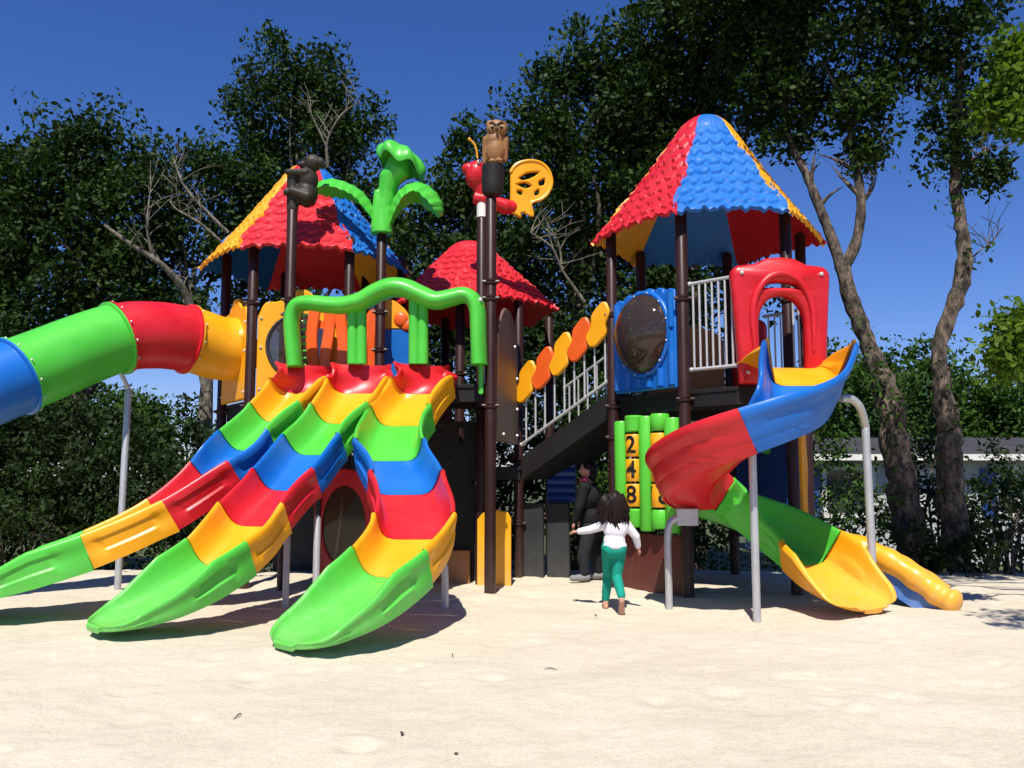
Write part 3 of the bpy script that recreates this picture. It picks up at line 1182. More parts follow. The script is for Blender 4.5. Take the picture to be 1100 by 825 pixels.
# ---- bridge ------------------------------------------------------
BR = thing('bridge_ramp', 'sloping black ramp with grey bars and yellow and orange leaf rail up to right tower', 'ramp', (.6, 9.7, 0))
b0, b1 = V((.11, 10.0, 1.30)), V((HV[5][0] - .02, HV[5][1] + .0, 1.97))
dv = V((b1.x - b0.x, b1.y - b0.y, 0)).normalized()
bk = V((-dv.y, dv.x, 0))
m = MB()
for a, b in ((0, .85),):
    vs = []
    for q in (b0, b1):
        for o_ in (0, .85):
            for dz in (.06, -.20):
                vs.append(q + bk * o_ + V((0, 0, dz)))
    m.add(vs, [(0, 2, 6, 4), (1, 5, 7, 3), (0, 4, 5, 1), (2, 3, 7, 6), (0, 1, 3, 2), (4, 6, 7, 5)])
m.build('ramp_deck', BLACK, BR)
m = MB()
for k in range(9):
    t = (k + .5) / 9
    q = b0.lerp(b1, t) + V((0, 0, .07))
    m.tube([q + bk * .06, q + bk * .79], .015, 6)
m.build('foot_battens', CHAR, BR)
for off, nm in ((0.0, 'railing'), (.85, 'railing')):
    A = b0 + bk * off; B = b1 + bk * off
    railing(BR, (A.x, A.y), (B.x, B.y), A.z + .2, A.z + .92, B.z + .2, B.z + .92, 9, nm)
A, B = b0 - bk * .03, b1 - bk * .03
for k, c in enumerate((YELLOW, ORANGE, YELLOW, ORANGE, YELLOW)):
    t = .08 + k * .205
    q = A.lerp(B, t)
    fr = (V((q.x, q.y, q.z + .86)), dv, V((0, 0, 1)), -bk)
    tilt = .30
    shp = []
    for a in np.linspace(0, 2 * math.pi, 40, endpoint=False):
        y_ = -.24 * math.cos(a)
        w_ = .115 * abs(math.sin(a)) ** .7 * (1 + .18 * math.cos(4 * math.pi * (y_ + .24) / .48 + 0) * -1) * (1.0 - .10 * y_ / .24)
        x_ = w_ * (1 if math.sin(a) > 0 else -1)
        shp.append((x_ + y_ * tilt, y_))
    m = MB(); m.prism(shp, fr, -.015, .035, bevel=.014)
    m.build('rail_leaf', c, BR)


# ------------------------------------------------------------------ slides
def trough_ring(c, T, w_, hl, hr, g, lift=0.0, bank=0.0, sk=1.0, rd=0, mh=.14):
    side = T.cross(V((0, 0, 1)))
    side.normalize()
    N = side.cross(T).normalized()
    if bank:
        M = Matrix.Rotation(bank, 3, T)
        side = M @ side; N = M @ N
    inn = [(0, 0), (.30, 0), (.52, .012), (.68, .075), (.79, .22), (.86, .48), (.895, .78)]
    rim = [(.905, .90), (.93, .975), (.965, 1.0), (1.0, .985), (1.03, .93), (1.04, .84)]
    gg = .035 * g
    outr = [(1.035, .70), (1.02 - gg, .64), (.99 - gg, .30), (1.0, .22), (.975, .05 - .10 * sk), (.96, -.02 - .16 * sk)]
    und = [(.90, -.03 - .16 * sk), (.86, -.0 - .12 * sk), (.70, -.11 - .02 * sk), (.4, -.14), (0, -.15)]
    if rd:
        outr = [(u * (1 - .40 * rd * max(0, 1 - (v + .2) / 1.2) ** 1.4), v) for u, v in outr]
        und = [(u * (1 - .40 * rd * max(0, 1 - (v + .2) / 1.2) ** 1.4), v) for u, v in und]
    half = inn + rim + outr + und

    def mk(sgn, h):
        o = []
        for u, v in half:
            hv = h if v > 0 else max(h, mh)
            vv = v * hv
            if lift and v >= 0 and u < .9:
                vv = vv + lift * h * (1 - v) 
            o.append(c + side * (sgn * u * w_) + N * vv)
        return o
    right = mk(1, hr)
    left = mk(-1, hl)
    ring = right + list(reversed(left))[1:-1]
    return ring, half


def slide_sections(parent, pts, cols, cuts, w_=.31, h=.24, wall=None, exit_=True, name='slide_section', bank=0, skirt=1.0, per=12, drop=0.0, top=True, endw=.34, flare0=0, rd=0):
    """pts: bed centre line; cuts: where along it (0..1 of the arc) the sections change"""
    sp = [V(q) for q in spline(pts, per)]
    ln = [0.0]
    for a, b in zip(sp, sp[1:]):
        ln.append(ln[-1] + (b - a).length)
    tot = ln[-1]

    def at(s):
        s = max(0, min(1, s)) * tot
        for i in range(len(ln) - 1):
            if ln[i + 1] >= s - 1e-9:
                f = (s - ln[i]) / max(1e-9, ln[i + 1] - ln[i])
                return sp[i].lerp(sp[i + 1], f)
        return sp[-1]

    def tan(s):
        return (at(s + .012) - at(s - .012)).normalized()
    for j, c in enumerate(cols):
        s0, s1 = cuts[j], cuts[j + 1]
        last = exit_ and j == len(cols) - 1
        n = 46 if last else 13
        rings = []
        for i in range(n + 1):
            t = i / n
            if last:
                t = 1 - (1 - t) ** 2.6
            e0, e1 = (.002, -.002)
            s = s0 + (s1 - s0) * t + (e0 / tot if i == 0 else 0) + ((e1 / tot) if i == n else 0)
            ww, hl, hr, lift, sk, mh = w_, h, h, 0, skirt, .14
            if wall:
                hl, hr = wall(s)
            g = 1.0 if .14 < t < .86 else 0.0
            if flare0 and s < cuts[1] * 1.8:
                ww *= 1 + flare0 * (1 - s / (cuts[1] * 1.8)) ** .7
            if j > 0:
                ww *= 1 + .055 * max(0, 1 - t / .30) ** 1.5
                sk = skirt * (1 + .25 * max(0, 1 - t / .3) ** 1.5)
            if last:
                g = 1.0 if .14 < t < .5 else 0
                k = max(0, (t - .30) / .70)
                flare = math.sin(min(1, t / .5) * math.pi / 2)
                ww *= 1 + .13 * flare
                ww *= math.sqrt(max(0.02, 1 - (max(0, t - .72) / .28) ** 3.0 * (1 - endw * endw)))
                hl *= 1 - .78 * min(1, k * 1.12)
                hr *= 1 - .78 * min(1, k * 1.12)
                if t > .95:
                    lift = .9 * ((t - .95) / .05)
                sk = sk * (1 - k * .45)
                mh = .14 * (1 - .72 * k)
                e_ = max(0, t - .8) / .2
                hl *= 1 - .35 * e_; hr *= 1 - .35 * e_
            if top and j == 0:
                # raised lip at the head of the slide
                k = .08 + .92 * t ** 1.6
                hl *= k; hr *= k
                sk = skirt * (1.9 - .7 * t)
            TT = tan(s)
            if top and j == 0:
                k = t * t * (3 - 2 * t)
                TT = (V((TT.x, TT.y, 0)).normalized() * (1 - k) + TT * k).normalized()
            r_, half = trough_ring(at(s), TT, ww, hl, hr, g, lift, bank(s) if callable(bank) else bank, sk, rd, mh)
            rings.append(r_)
        if last:
            # rolled tip
            for dd, dz, sc in ((.012, -.004, .97), (.018, -.012, .90)):
                base = rings[n]
                cc = sum(base, V()) / len(base)
                T = tan(1.0)
                rings.append([cc + (q - cc) * sc + T * dd + V((0, 0, dz)) for q in base])
        m = MB()
        m.rings(rings)
        nR = len(rings[0])
        ring2 = [(0, 0)]
        # end caps through the section's own outline
        hN = len(half)
        for ri in (0, len(rings) - 1):
            b0_ = ri * nR
            for i in range(hN - 1):
                pass
            rgt = list(range(hN))
            lft = [0] + [nR - k for k in range(1, hN - 1)] + [hN - 1]
            # strip: inner half joined to under half by pairing points
            for idx in (rgt, lft):
                top_ = idx[:hN // 2]
                bot_ = idx[::-1][:hN // 2 + (hN % 2)]
                kk = max(len(top_), len(bot_))
                for i in range(kk - 1):
                    a0 = top_[min(i, len(top_) - 1)]; a1 = top_[min(i + 1, len(top_) - 1)]
                    c0 = bot_[min(i, len(bot_) - 1)]; c1 = bot_[min(i + 1, len(bot_) - 1)]
                    fc = []
                    for v_ in (a0, a1, c1, c0):
                        if v_ not in fc:
                            fc.append(v_)
                    if len(fc) > 2:
                        m.f.append(tuple(b0_ + v_ for v_ in fc))
        m.build(name, c, parent, 38)
    return at, tan


def rim_to_bed(pts, h):
    out = []
    for (x, y, Y) in pts:
        q = P(x, y, Y)
        out.append(q)
    res = []
    for i, q in enumerate(out):
        T = (out[min(i + 1, len(out) - 1)] - out[max(i - 1, 0)]).normalized()
        side = T.cross(V((0, 0, 1))).normalized()
        N = side.cross(T)
        res.append(q - N * h[i])
    return res


SEG = [RED, YELLOW, GREEN, BLUE, RED, YELLOW, GREEN]


def arc_cuts(pts, idx, per=12):
    sp = [V(q) for q in spline(pts, per)]
    ln = [0.0]
    for a, b in zip(sp, sp[1:]):
        ln.append(ln[-1] + (b - a).length)
    return [ln[i * per] / ln[-1] for i in idx]


def lane(label, pts, hs, sup=()):
    bed = rim_to_bed(pts, hs)
    base = V((bed[-1].x, bed[-1].y, 0))
    t = thing('lane_slide', label, 'slide', base, 'open slides below the green gate')
    cuts = arc_cuts(bed, [0, 1, 2, 3, 4, 5, 6, len(bed) - 1])
    slide_sections(t, bed, SEG, cuts, .30, .25, skirt=1.05)
    for s_ in sup:
        (x, yb, Y, zt, brk) = s_
        q = P(x, yb, Y)
        m = MB()
        pth = [V((q.x, q.y, -.3)), V((q.x, q.y, zt - .1)), V((q.x + brk * .2, q.y, zt - .03)), V((q.x + brk, q.y, zt))] if brk else [V((q.x, q.y, -.3)), V((q.x, q.y, zt)), V((q.x, q.y, zt + .03))]
        rr_ = [.03] * len(pth)
        if not brk:
            rr_[-1] = .012
        m.tube([V(a) for a in spline([tuple(a) for a in pth], 4)] if brk else pth, .03 if brk else rr_, 12)
        m.build('support_leg', STEEL, t)
    return t


L1 = [(328, 392, 8.98), (320, 399, 8.74), (292, 431, 8.42), (258, 461, 8.10), (222, 495, 7.80), (165, 536, 7.55), (85, 573, 7.30), (-5, 616, 7.10), (-95, 650, 6.90)]
L2 = [(388, 392, 8.92), (383, 399, 8.66), (362, 432, 8.27), (332, 465, 7.92), (302, 502, 7.52), (267, 539, 7.15), (228, 581, 6.75), (162, 634, 6.34), (98, 666, 6.06)]
L3 = [(453, 392, 8.86), (453, 399, 8.58), (429, 434, 8.14), (420, 470, 7.70), (437, 504, 7.26), (443, 550, 6.72), (413, 590, 6.28), (364, 643, 5.94), (303, 684, 5.62)]
hs = [.0, .25, .25, .25, .25, .25, .25, .15, .07]
lane('leftmost open slide, its yellow outer side and green end running off past the frame edge', L1, hs, ())
lane('straight middle slide of the three, green end resting near sand beside the curvy slide', L2, hs, ((308, 600, 7.9, .60, 0),))
lane('curvy S-bend slide below the green gate with green end nearest the camera', L3, hs, ((340, 600, 7.6, .78, 0), (478, 620, 7.6, .42, -.18)))

# ---- tube slide
TS = thing('tube_slide', 'enclosed tube slide of yellow, red, green and blue rings leaving the left tower', 'slide', P(60, 600, 8.8))
tc = (frT[0] + frT[1] * (LTl / 2) + frT[2] * (1.08 * .56))
tpts = [tuple(tc - frT[3] * .02), tuple(tc + frT[3] * .22), tuple(P(205, 365, 9.55)), tuple(P(165, 360, 9.25)), tuple(P(120, 365, 8.95)), tuple(P(34, 398, 8.35)), tuple(P(-50, 432, 7.8)), tuple(P(-140, 480, 7.3)), tuple(P(-230, 530, 6.9)), tuple(P(-330, 585, 6.6))]
tsp = [V(q) for q in spline(tpts, 10)]
TUBR = .36
for a, b, c in ((0, 21, YELLOW), (21, 39, RED), (39, 52, GREEN), (52, 62, BLUE), (62, 76, YELLOW), (76, 90, GREEN)):
    m = MB()
    seg = tsp[a:b + 1]
    seg[0] = seg[0].lerp(seg[1], .02)
    seg[-1] = seg[-1].lerp(seg[-2], .02)
    # flared flange rims at both ends
    pth, rad = [], []
    T0 = (seg[1] - seg[0]).normalized(); T1 = (seg[-1] - seg[-2]).normalized()
    pth += [seg[0], seg[0] + T0 * .02, seg[0] + T0 * .028]
    rad += [TUBR + .03, TUBR + .03, TUBR]
    pth += seg[1:-1]; rad += [TUBR] * (len(seg) - 2)
    pth += [seg[-1] - T1 * .028, seg[-1] - T1 * .02, seg[-1]]
    rad += [TUBR, TUBR + .03, TUBR + .03]
    m.tube(pth, rad, 44, cap=False)
    # inner skin
    m.tube(pth, [TUBR - .012] * len(pth), 44, cap=False)
    sec = m.build('tube_section', c, TS, 35)
    bl = MB()
    side = T1.cross(V((0, 0, 1))).normalized(); N = side.cross(T1)
    for k in range(12):
        an = R(30 * k + 10)
        dr = side * math.cos(an) + N * math.sin(an)
        bl.ell(seg[-1] - T1 * .03 + dr * (TUBR + .018), .014, 8, 6)
    bl.build('bolts', BOLT, sec)
m = MB()
q = P(138, 418, 9.05)
m.tube([V((q.x - .02, q.y, -.3)), V((q.x, q.y, q.z - .02)), V((q.x, q.y, q.z + .02))], [.034, .034, .015], 14)
sp_ = m.build('support_leg', STEEL, TS)
m = MB()
m.tube([V((q.x, q.y, q.z)), V((q.x - .03, q.y - .05, q.z + .1)), V((q.x - .06, q.y - .1, q.z + .18))], .022, 8)
m.build('bracket', STEEL, sp_)

# ---- spiral slide
SS = thing('spiral_slide', 'short spiral slide of blue, red, green and yellow winding down from the red gate', 'slide', (2.3, 7.5, 0))
spts = [(2.47, 8.00, 2.14), (2.50, 7.74, 2.08), (2.51, 7.40, 1.87), (2.34, 7.06, 1.60), (2.05, 6.94, 1.42), (1.70, 7.05, 1.25), (1.50, 7.40, 1.06), (1.57, 7.76, .92), (1.86, 8.00, .78), (2.18, 7.96, .62), (2.44, 7.70, .43), (2.62, 7.32, .23), (2.80, 6.93, .10)]
cu = arc_cuts(spts, [0, 1, 4, 8, 10, 12])
cu2 = arc_cuts(spts, list(range(13)))
c_blue0 = cu2[1] + (cu2[2] - cu2[1]) * .80
c_red0 = cu2[4] + (cu2[5] - cu2[4]) * .35
c_grn0 = cu2[7] + (cu2[8] - cu2[7]) * .3
c_yel0 = cu2[10] + (cu2[11] - cu2[10]) * .25


def spwall(s):
    k = max(0, 1 - abs(s - c_blue0) / .07)
    mids = min(1, max(0, (s - c_blue0) / .1)) * min(1, max(0, (c_yel0 - s) / .12))
    if s < c_blue0:
        return (.44, .46)
    k = (s - c_blue0)
    return (.33 + .08 * max(0, 1 - k / .06), .27 + .18 * max(0, 1 - k / .05))


slide_sections(SS, spts, [YELLOW, BLUE, RED, GREEN, YELLOW], [0, c_blue0, c_red0, c_grn0, c_yel0, 1], .33, .30, wall=spwall, bank=lambda s: -.0, skirt=.6, endw=.40, flare0=.22, rd=1)
m = MB()
for px, py, yb, Y, ptop, br in ((808, 482, 648, 7.3, None, None),):
    q = P(px, py, 7.05)
    m.tube([V((q.x, q.y, -.3)), V((q.x, q.y, q.z))], .032, 14)
m.build('support_leg', STEEL, SS)
m = MB()
a, b = P(903, 428, 7.25), P(930, 470, 7.42)
m.tube([V(q) for q in spline([tuple(a), tuple(a + V((.10, .04, .0))), tuple(a + V((.19, .08, -.07))), tuple(V((b.x, b.y, b.z + .1))), tuple(b), (b.x + .01, b.y, .6), (b.x + .01, b.y, -.3)], 5)], .034, 14)
m.build('support_leg', STEEL, SS)
m = MB()
a = P(735, 556, 7.75); b = P(718, 600, 7.75)
m.tube([V(q) for q in spline([tuple(a + V((.04, 0, 0.02))), tuple(a + V((-.08, 0, -.01))), (b.x, b.y, a.z - .13), (b.x, b.y, .2), (b.x, b.y, -.3)], 5)], .032, 12)
lg = m.build('support_leg', STEEL, SS)
m = MB()
fr = (a, V((1, 0, 0)), V((0, 0, 1)), V((0, -1, 0)))
m.box(fr, -.07, .12, -.07, .08, -.03, .03, .006)
m.build('bracket', STEEL, lg)

# ---- small wavy slide at the right
WS = thing('wavy_slide', 'low blue slide with a fat wavy yellow rail on the far right side', 'slide', (3.5, 7.9, 0))
wpts = [P(862, 575, 8.45), P(885, 578, 8.33), P(915, 585, 8.18), P(945, 597, 8.02), (P(972, 613, 7.88)), P(997, 630, 7.76), P(1015, 643, 7.66), P(1031, 650, 7.56)]
wsp = [V(q) for q in spline([tuple(q) for q in wpts], 8)]
m = MB()
rad = [.105 + .008 * math.sin(i * .75) for i in range(len(wsp))]
rad[0] = .07; rad[-1] = .05; rad[-2] = .08
m.tube(wsp, rad, 16)
m.build('side_rail', YELLOW, WS, 60)
hd = (wpts[-1] - wpts[0]); hd.z = 0; hd.normalize()
sd = V((-hd.y, hd.x, 0))
m = MB()
far = [q + sd * .40 + V((0, 0, -.06)) for q in wsp[:-14]]
m.tube(far, [r_ * .7 for r_ in rad[:len(far)]], 12)
m.build('side_rail', YELLOW, WS, 60)
m = MB()
top = [[q + V((0, 0, -.10)) - sd * .03, q + sd * .1 + V((0, 0, -.16)), q + sd * .36 + V((0, 0, -.16)), q + sd * .46 + V((0, 0, -.1)), q + sd * .46 + V((0, 0, -.2)), q + V((0, 0, -.28)) - sd * .03] for q in wsp[:-6]]
m.rings(top)
m.f.append((0, 1, 2, 3, 4, 5)); n_ = (len(top) - 1) * 6; m.f.append(tuple(n_ + k for k in range(6)))
m.build('slide_bed', BLUE, WS, 30)

# ------------------------------------------------------------------ figures on the posts
def bear_figure():
    z = P(310, 224, 9.2).z
    c = V((D0.x, D0.y, z))
    t = thing('bear_figure', 'dark brown bear cub figure hugging the top of the leftmost deck post', 'figure', c)
    m = MB()
    s_ = .0110  # metres per photo pixel here
    def q(x, y, d=0): return V(((x - 310) * s_, d, (222 - y) * s_)) + c
    m.ell(q(323, 206, .02), (.125, .13, .155))            # rump and back
    m.ell(q(325, 193, .0), (.11, .11, .13))
    m.capsule(q(322, 192), q(326, 178), .075, .07)
    m.ell(q(329, 176, -.01), (.112, .10, .095))           # head
    m.ell(q(320, 178.5, -.03), (.050, .055, .042))           # muzzle
    m.ell(q(338, 177, -.085), (.042, .03, .048)); m.ell(q(337, 175, .085), (.042, .03, .048))
    m.capsule(q(324, 188, -.08), q(306, 187, -.07), .045, .035)   # arms
    m.capsule(q(324, 188, .08), q(306, 187, .07), .045, .035)
    m.capsule(q(326, 212, -.08), q(310, 206, -.08), .06, .042)    # legs
    m.capsule(q(326, 212, .08), q(310, 206, .08), .06, .042)
    m.ell(q(306, 208, -.085), (.04, .04, .045))
    m.ell(q(306, 208, .085), (.04, .04, .045))
    m.capsule(q(310, 222), q(310, 188), .065, .07)        # the trunk it holds
    remesh(m, 'body', KOALA, t, .009)
    m = MB(); m.ell(q(324, 174, -.092), .014, 8, 6); m.ell(q(323, 173, .08), .012, 8, 6); m.ell(q(315.5, 178, -.03), .018, 8, 6)
    m.build('eyes_and_nose', EYE, t)
    # moulded groove lines on the back
    m = MB()
    for k in range(3):
        pp = [q(314 + 9 * i, 198 + k * 7 + 2 * math.sin(i + k), -.125 + .02 * abs(i - 1)) for i in range(3)]
    return t


bear_figure()


def palm_figure():
    c = V((D3.x, D3.y, P(408, 250, 9.7).z))
    t = thing('palm_figure', 'green plastic palm tree topper with three drooping fronds on a deck post', 'figure', c)
    s_ = 9.7 / 936
    def q(x, y, d=0): return V(((x - 408) * s_, d, (250 - y) * s_)) + c
    m = MB()
    m.tube([q(408, 252), q(408, 240), q(409, 224), q(412, 210)], [.13, .12, .10, .09], 16)
    for dx, ht in ((-.06, 206), (.05, 214), (0, 200)):
        m.capsule(q(408 + dx / s_, 246, -.05), q(409 + dx / s_, ht, -.03), .06, .045)
    remesh(m, 'trunk', GREEN, t, .012)

    def frond(pts, wid, nm='frond', d=0, flat=.35):
        sp = spline([(*q(x, y, dd), w_ * 1.0) for (x, y, dd), w_ in zip(pts, wid)], 6)
        rings = []
        for i, a in enumerate(sp):
            p_ = V(a[:3]); w_ = max(.01, a[3] * (1 + .10 * math.sin(i * 1.7)))
            T = V(sp[min(i + 1, len(sp) - 1)][:3]) - V(sp[max(i - 1, 0)][:3])
            T.normalize()
            side = V((0, 1, 0)); side = (side - T * side.dot(T)).normalized()
            N = side.cross(T)
            if N.z < 0:
                N = -N
            ring = []
            for u, v in ((-1, -.55), (-.55, .02), (0, .22), (.55, .02), (1, -.55), (.55, -.25), (0, -.05), (-.55, -.25)):
                ring.append(p_ + side * u * w_ + N * v * w_)
            rings.append(ring)
        m = MB(); m.rings(rings)
        m.f.append(tuple(range(8))); n_ = (len(rings) - 1) * 8; m.f.append(tuple(n_ + k for k in range(8)))
        m.build(nm, GREEN, t, 40)
    frond([(404, 238, 0), (396, 222, -.02), (385, 208, -.05), (370, 200, -.08), (352, 197, -.12), (334, 203, -.14)], [.07, .13, .16, .19, .20, .10])
    frond([(414, 240, 0), (420, 222, -.04), (430, 208, -.08), (446, 202, -.12), (460, 207, -.14), (472, 222, -.15), (475, 234, -.15)], [.07, .14, .20, .24, .24, .19, .10])
    # upright umbrella-like frond
    m = MB()
    m.tube([q(411, 222), q(413, 205), q(416, 190), q(424, 180), q(426, 165)], [.09, .10, .13, .15, .12], 14)
    remesh(m, 'upper_stem', GREEN, t, .012)
    rings = []
    for i in range(9):
        th = math.pi / 2 * i / 8
        ring = []
        for k in range(48):
            a = 2 * math.pi * k / 48
            rr_ = .31 * math.sin(th) * (1 + .06 * math.cos(6 * a) * math.sin(th))
            dz = .22 * math.cos(th) + .04 * math.cos(6 * a) * math.sin(th) ** 2
            ring.append(q(428, 171) + V((rr_ * math.cos(a) * .88, rr_ * math.sin(a) * .9, dz - .02 - .12 * math.cos(a - .2) * math.sin(th))))
        rings.append(ring)
    for i in range(8, -1, -1):
        rings.append([p_ + V((0, 0, -.03)) + (q(428, 171) - p_) * .03 for p_ in rings[i]])
    m = MB(); m.rings(rings)
    m.build('crown_frond', GREEN, t, 40)


palm_figure()


def owl_figure():
    c = V((D1.x, D1.y, P(527, 212, 8.78).z))
    t = thing('owl_figure', 'tan owl figure perched on a black stump atop the tallest deck post', 'figure', c)
    s_ = 8.78 / 936
    def q(x, y, d=0): return V(((x - 535.5) * s_ + .0, d, (212 - y) * s_)) + V((D1.x + .02, c.y, c.z))
    m = MB()
    m.tube([q(535, 210), q(535, 207), q(535, 198), q(535.5, 184), q(535.5, 177), q(535.5, 175)], [.085, .108, .114, .116, .118, .09], 18)
    o = m.build('stump', STUMP, t)
    m = MB()
    m.ell(q(538, 158), (.105, .10, .165))
    m.ell(q(537, 148), (.105, .095, .12))
    m.ell(q(539.5, 134.5, -.01), (.112, .10, .098))
    m.ell(q(533, 128, 0), (.05, .05, .04)); m.ell(q(546, 129, 0), (.05, .05, .04))
    m.ell(q(534.5, 136.5, -.075), (.046, .035, .050)); m.ell(q(545.5, 136.5, -.075), (.046, .035, .050))
    m.capsule(q(528, 147, -.01), q(526, 172, .02), .045, .025)
    m.capsule(q(548.5, 147, -.01), q(549, 168, .02), .045, .025)
    m.ell(q(543, 173, -.06), (.038, .06, .028)); m.ell(q(534, 174, -.06), (.034, .06, .026))
    m.capsule(q(537, 165, .06), q(537, 176, .1), .05, .03)
    remesh(m, 'body', OWLBROWN, t, .008)
    m = MB()
    for x in (528.0, 549):
        m.capsule(q(x, 148, .0), q(x - .5 if x < 540 else x + .5, 168, .03), .046, .026)
    m.tube([q(531, 131, -.085), q(535, 130, -.105), q(539.5, 134, -.115), q(544, 130, -.105), q(549, 131, -.085)], [.008, .016, .012, .016, .008], 8)
    remesh(m, 'wings', OWLDARK, t, .008)
    m = MB(); m.ell(q(535, 136.5, -.108), .017, 10, 8); m.ell(q(545, 136.5, -.108), .017, 10, 8); m.build('eyes', EYE, t)
    m = MB(); m.tube([q(540, 135, -.11), q(540, 139, -.13), q(540, 142, -.118)], [.012, .016, .003], 8); m.build('beak', OWLDARK, t)


owl_figure()


def butterfly_figure():
    c = V((D2.x, D2.y, P(517, 233, 9.68).z))
    t = thing('butterfly_figure', 'red headed butterfly topper with pierced yellow wing beside the owl post', 'figure', c)
    s_ = 9.68 / 936
    def q(x, y, d=0): return V(((x - 517) * s_, d, (233 - y) * s_)) + c
    m = MB()
    m.tube([q(517.5, 234), q(517.5, 212)], .064, 18)
    m.build('neck_collar', WHITE, t)
    m = MB()
    m.ell(q(511, 186, -.02), (.135, .13, .165))
    m.ell(q(502, 180, -.04), (.075, .075, .07))
    m.capsule(q(514, 196), q(519, 210), .10, .075)
    m.capsule(q(520, 211, .02), q(543, 219, .08), .055, .09)
    m.ell(q(548, 219, .1), (.09, .08, .085))
    m.tube([q(508, 211), q(518, 213), q(530, 216)], [.07, .085, .07], 12)
    remesh(m, 'body', RED, t, .01)
    m = MB(); m.ell(q(514, 175, -.13), .024, 10, 8); m.build('eye', WHITE, t)
    m = MB(); m.ell(q(514.6, 174.6, -.152), .010, 8, 6); m.build('pupil', EYE, t)
    for pp in ([(512, 167), (511, 158), (508, 150), (503, 145)], [(518, 167), (520, 158), (523, 151), (526, 147)]):
        m = MB()
        m.tube([V(a) for a in spline([tuple(q(x, y, -.02)) for x, y in pp], 4)], .010, 8)
        m.ell(q(*pp[-1], -.02), .02, 8, 6)
        m.build('antenna', YELLOW, t)
    out = [(549, 180), (553, 173), (560, 168), (571, 165), (582, 166), (590, 171), (595, 180), (596, 191), (591, 202), (583, 209), (573, 213), (572, 219), (574, 228), (566, 225), (561, 226), (561, 231), (553, 227), (549, 224), (549, 205)]
    outl = [tuple(a) for a in spline([((x - 517) * s_, (233 - y) * s_) for x, y in out] + [((549 - 517) * s_, (233 - 181) * s_)], 3)][:-1]
    hl = []
    for pts in ([(558, 186), (568, 179), (582, 177), (574, 184), (563, 188)], [(581, 188), (588, 184), (588, 191), (582, 193)], [(555, 193), (566, 190), (573, 194), (565, 197)], [(556, 200), (562, 200), (562, 205), (557, 204)], [(576, 201), (581, 197), (582, 202), (577, 205)]):
        hl.append([tuple(a) for a in spline([((x - 517) * s_, (233 - y) * s_) for x, y in pts + [pts[0]]], 3)][:-1])
    for sg, nm in ((1, 'wing'), (-1, 'wing')):
        ang = R(12) * sg
        U = V((math.cos(ang), math.sin(ang) + (.0), 0)).normalized()
        if sg < 0:
            U = V((math.cos(R(38)), math.sin(R(38)), 0))
        fr = (c + V((0, .02 if sg > 0 else .14, 0)), U, V((0, 0, 1)), U.cross(V((0, 0, 1))))
        m = MB()
        m.prism(outl, fr, -.025, .03, hl, bevel=.012)
        if sg < 0:
            continue
        wg = m.build(nm, YELLOW, t)
        m = MB()
        rim = [fr[0] + U * a[0] + fr[2] * a[1] + fr[3] * .025 for a in outl[:40]]
        m.tube(rim, .02, 8)
        m.build('wing_rim', YELLOW, wg)


butterfly_figure()

# ------------------------------------------------------------------ people
def limb(m, pts, rad, n=14):
    for (a, b), (ra, rb) in zip(zip(pts, pts[1:]), zip(rad, rad[1:])):
        m.capsule(a, b, ra, rb, n)


def hand(m, wrist, d, palmn, s=1.0, curl=.5, thumb=1):
    """five separate fingers; d: wrist to knuckles, palmn: palm normal"""
    d = V(d).normalized(); n = V(palmn); n = (n - d * n.dot(d)).normalized(); sd = d.cross(n)
    w0 = V(wrist)
    L_ = .05 * s
    for k in (-1, 0, 1):
        m.capsule(w0 + sd * k * .008 * s, w0 + d * L_ + sd * k * .014 * s, .012 * s, .011 * s, 8)
    for k, ln in zip((-1.5, -.5, .5, 1.5), (.030, .040, .042, .036)):
        a = w0 + d * L_ + sd * k * .0105 * s
        b = a + (d * math.cos(curl * .6) + n * math.sin(curl * .6)) * ln * .55 * s + sd * k * .002
        c = b + (d * math.cos(curl * 1.5) + n * math.sin(curl * 1.5)) * ln * .5 * s
        m.capsule(a, b, .0060 * s, .0055 * s, 8); m.capsule(b, c, .0055 * s, .0045 * s, 8)
    a = w0 + d * .016 * s + sd * thumb * .018 * s
    b = a + (d * .6 + sd * thumb * .7 + n * .3).normalized() * .024 * s
    m.capsule(a, b, .0085 * s, .007 * s, 8); m.capsule(b, b + (d * .9 + n * .3).normalized() * .02 * s, .0068 * s, .0055 * s, 8)


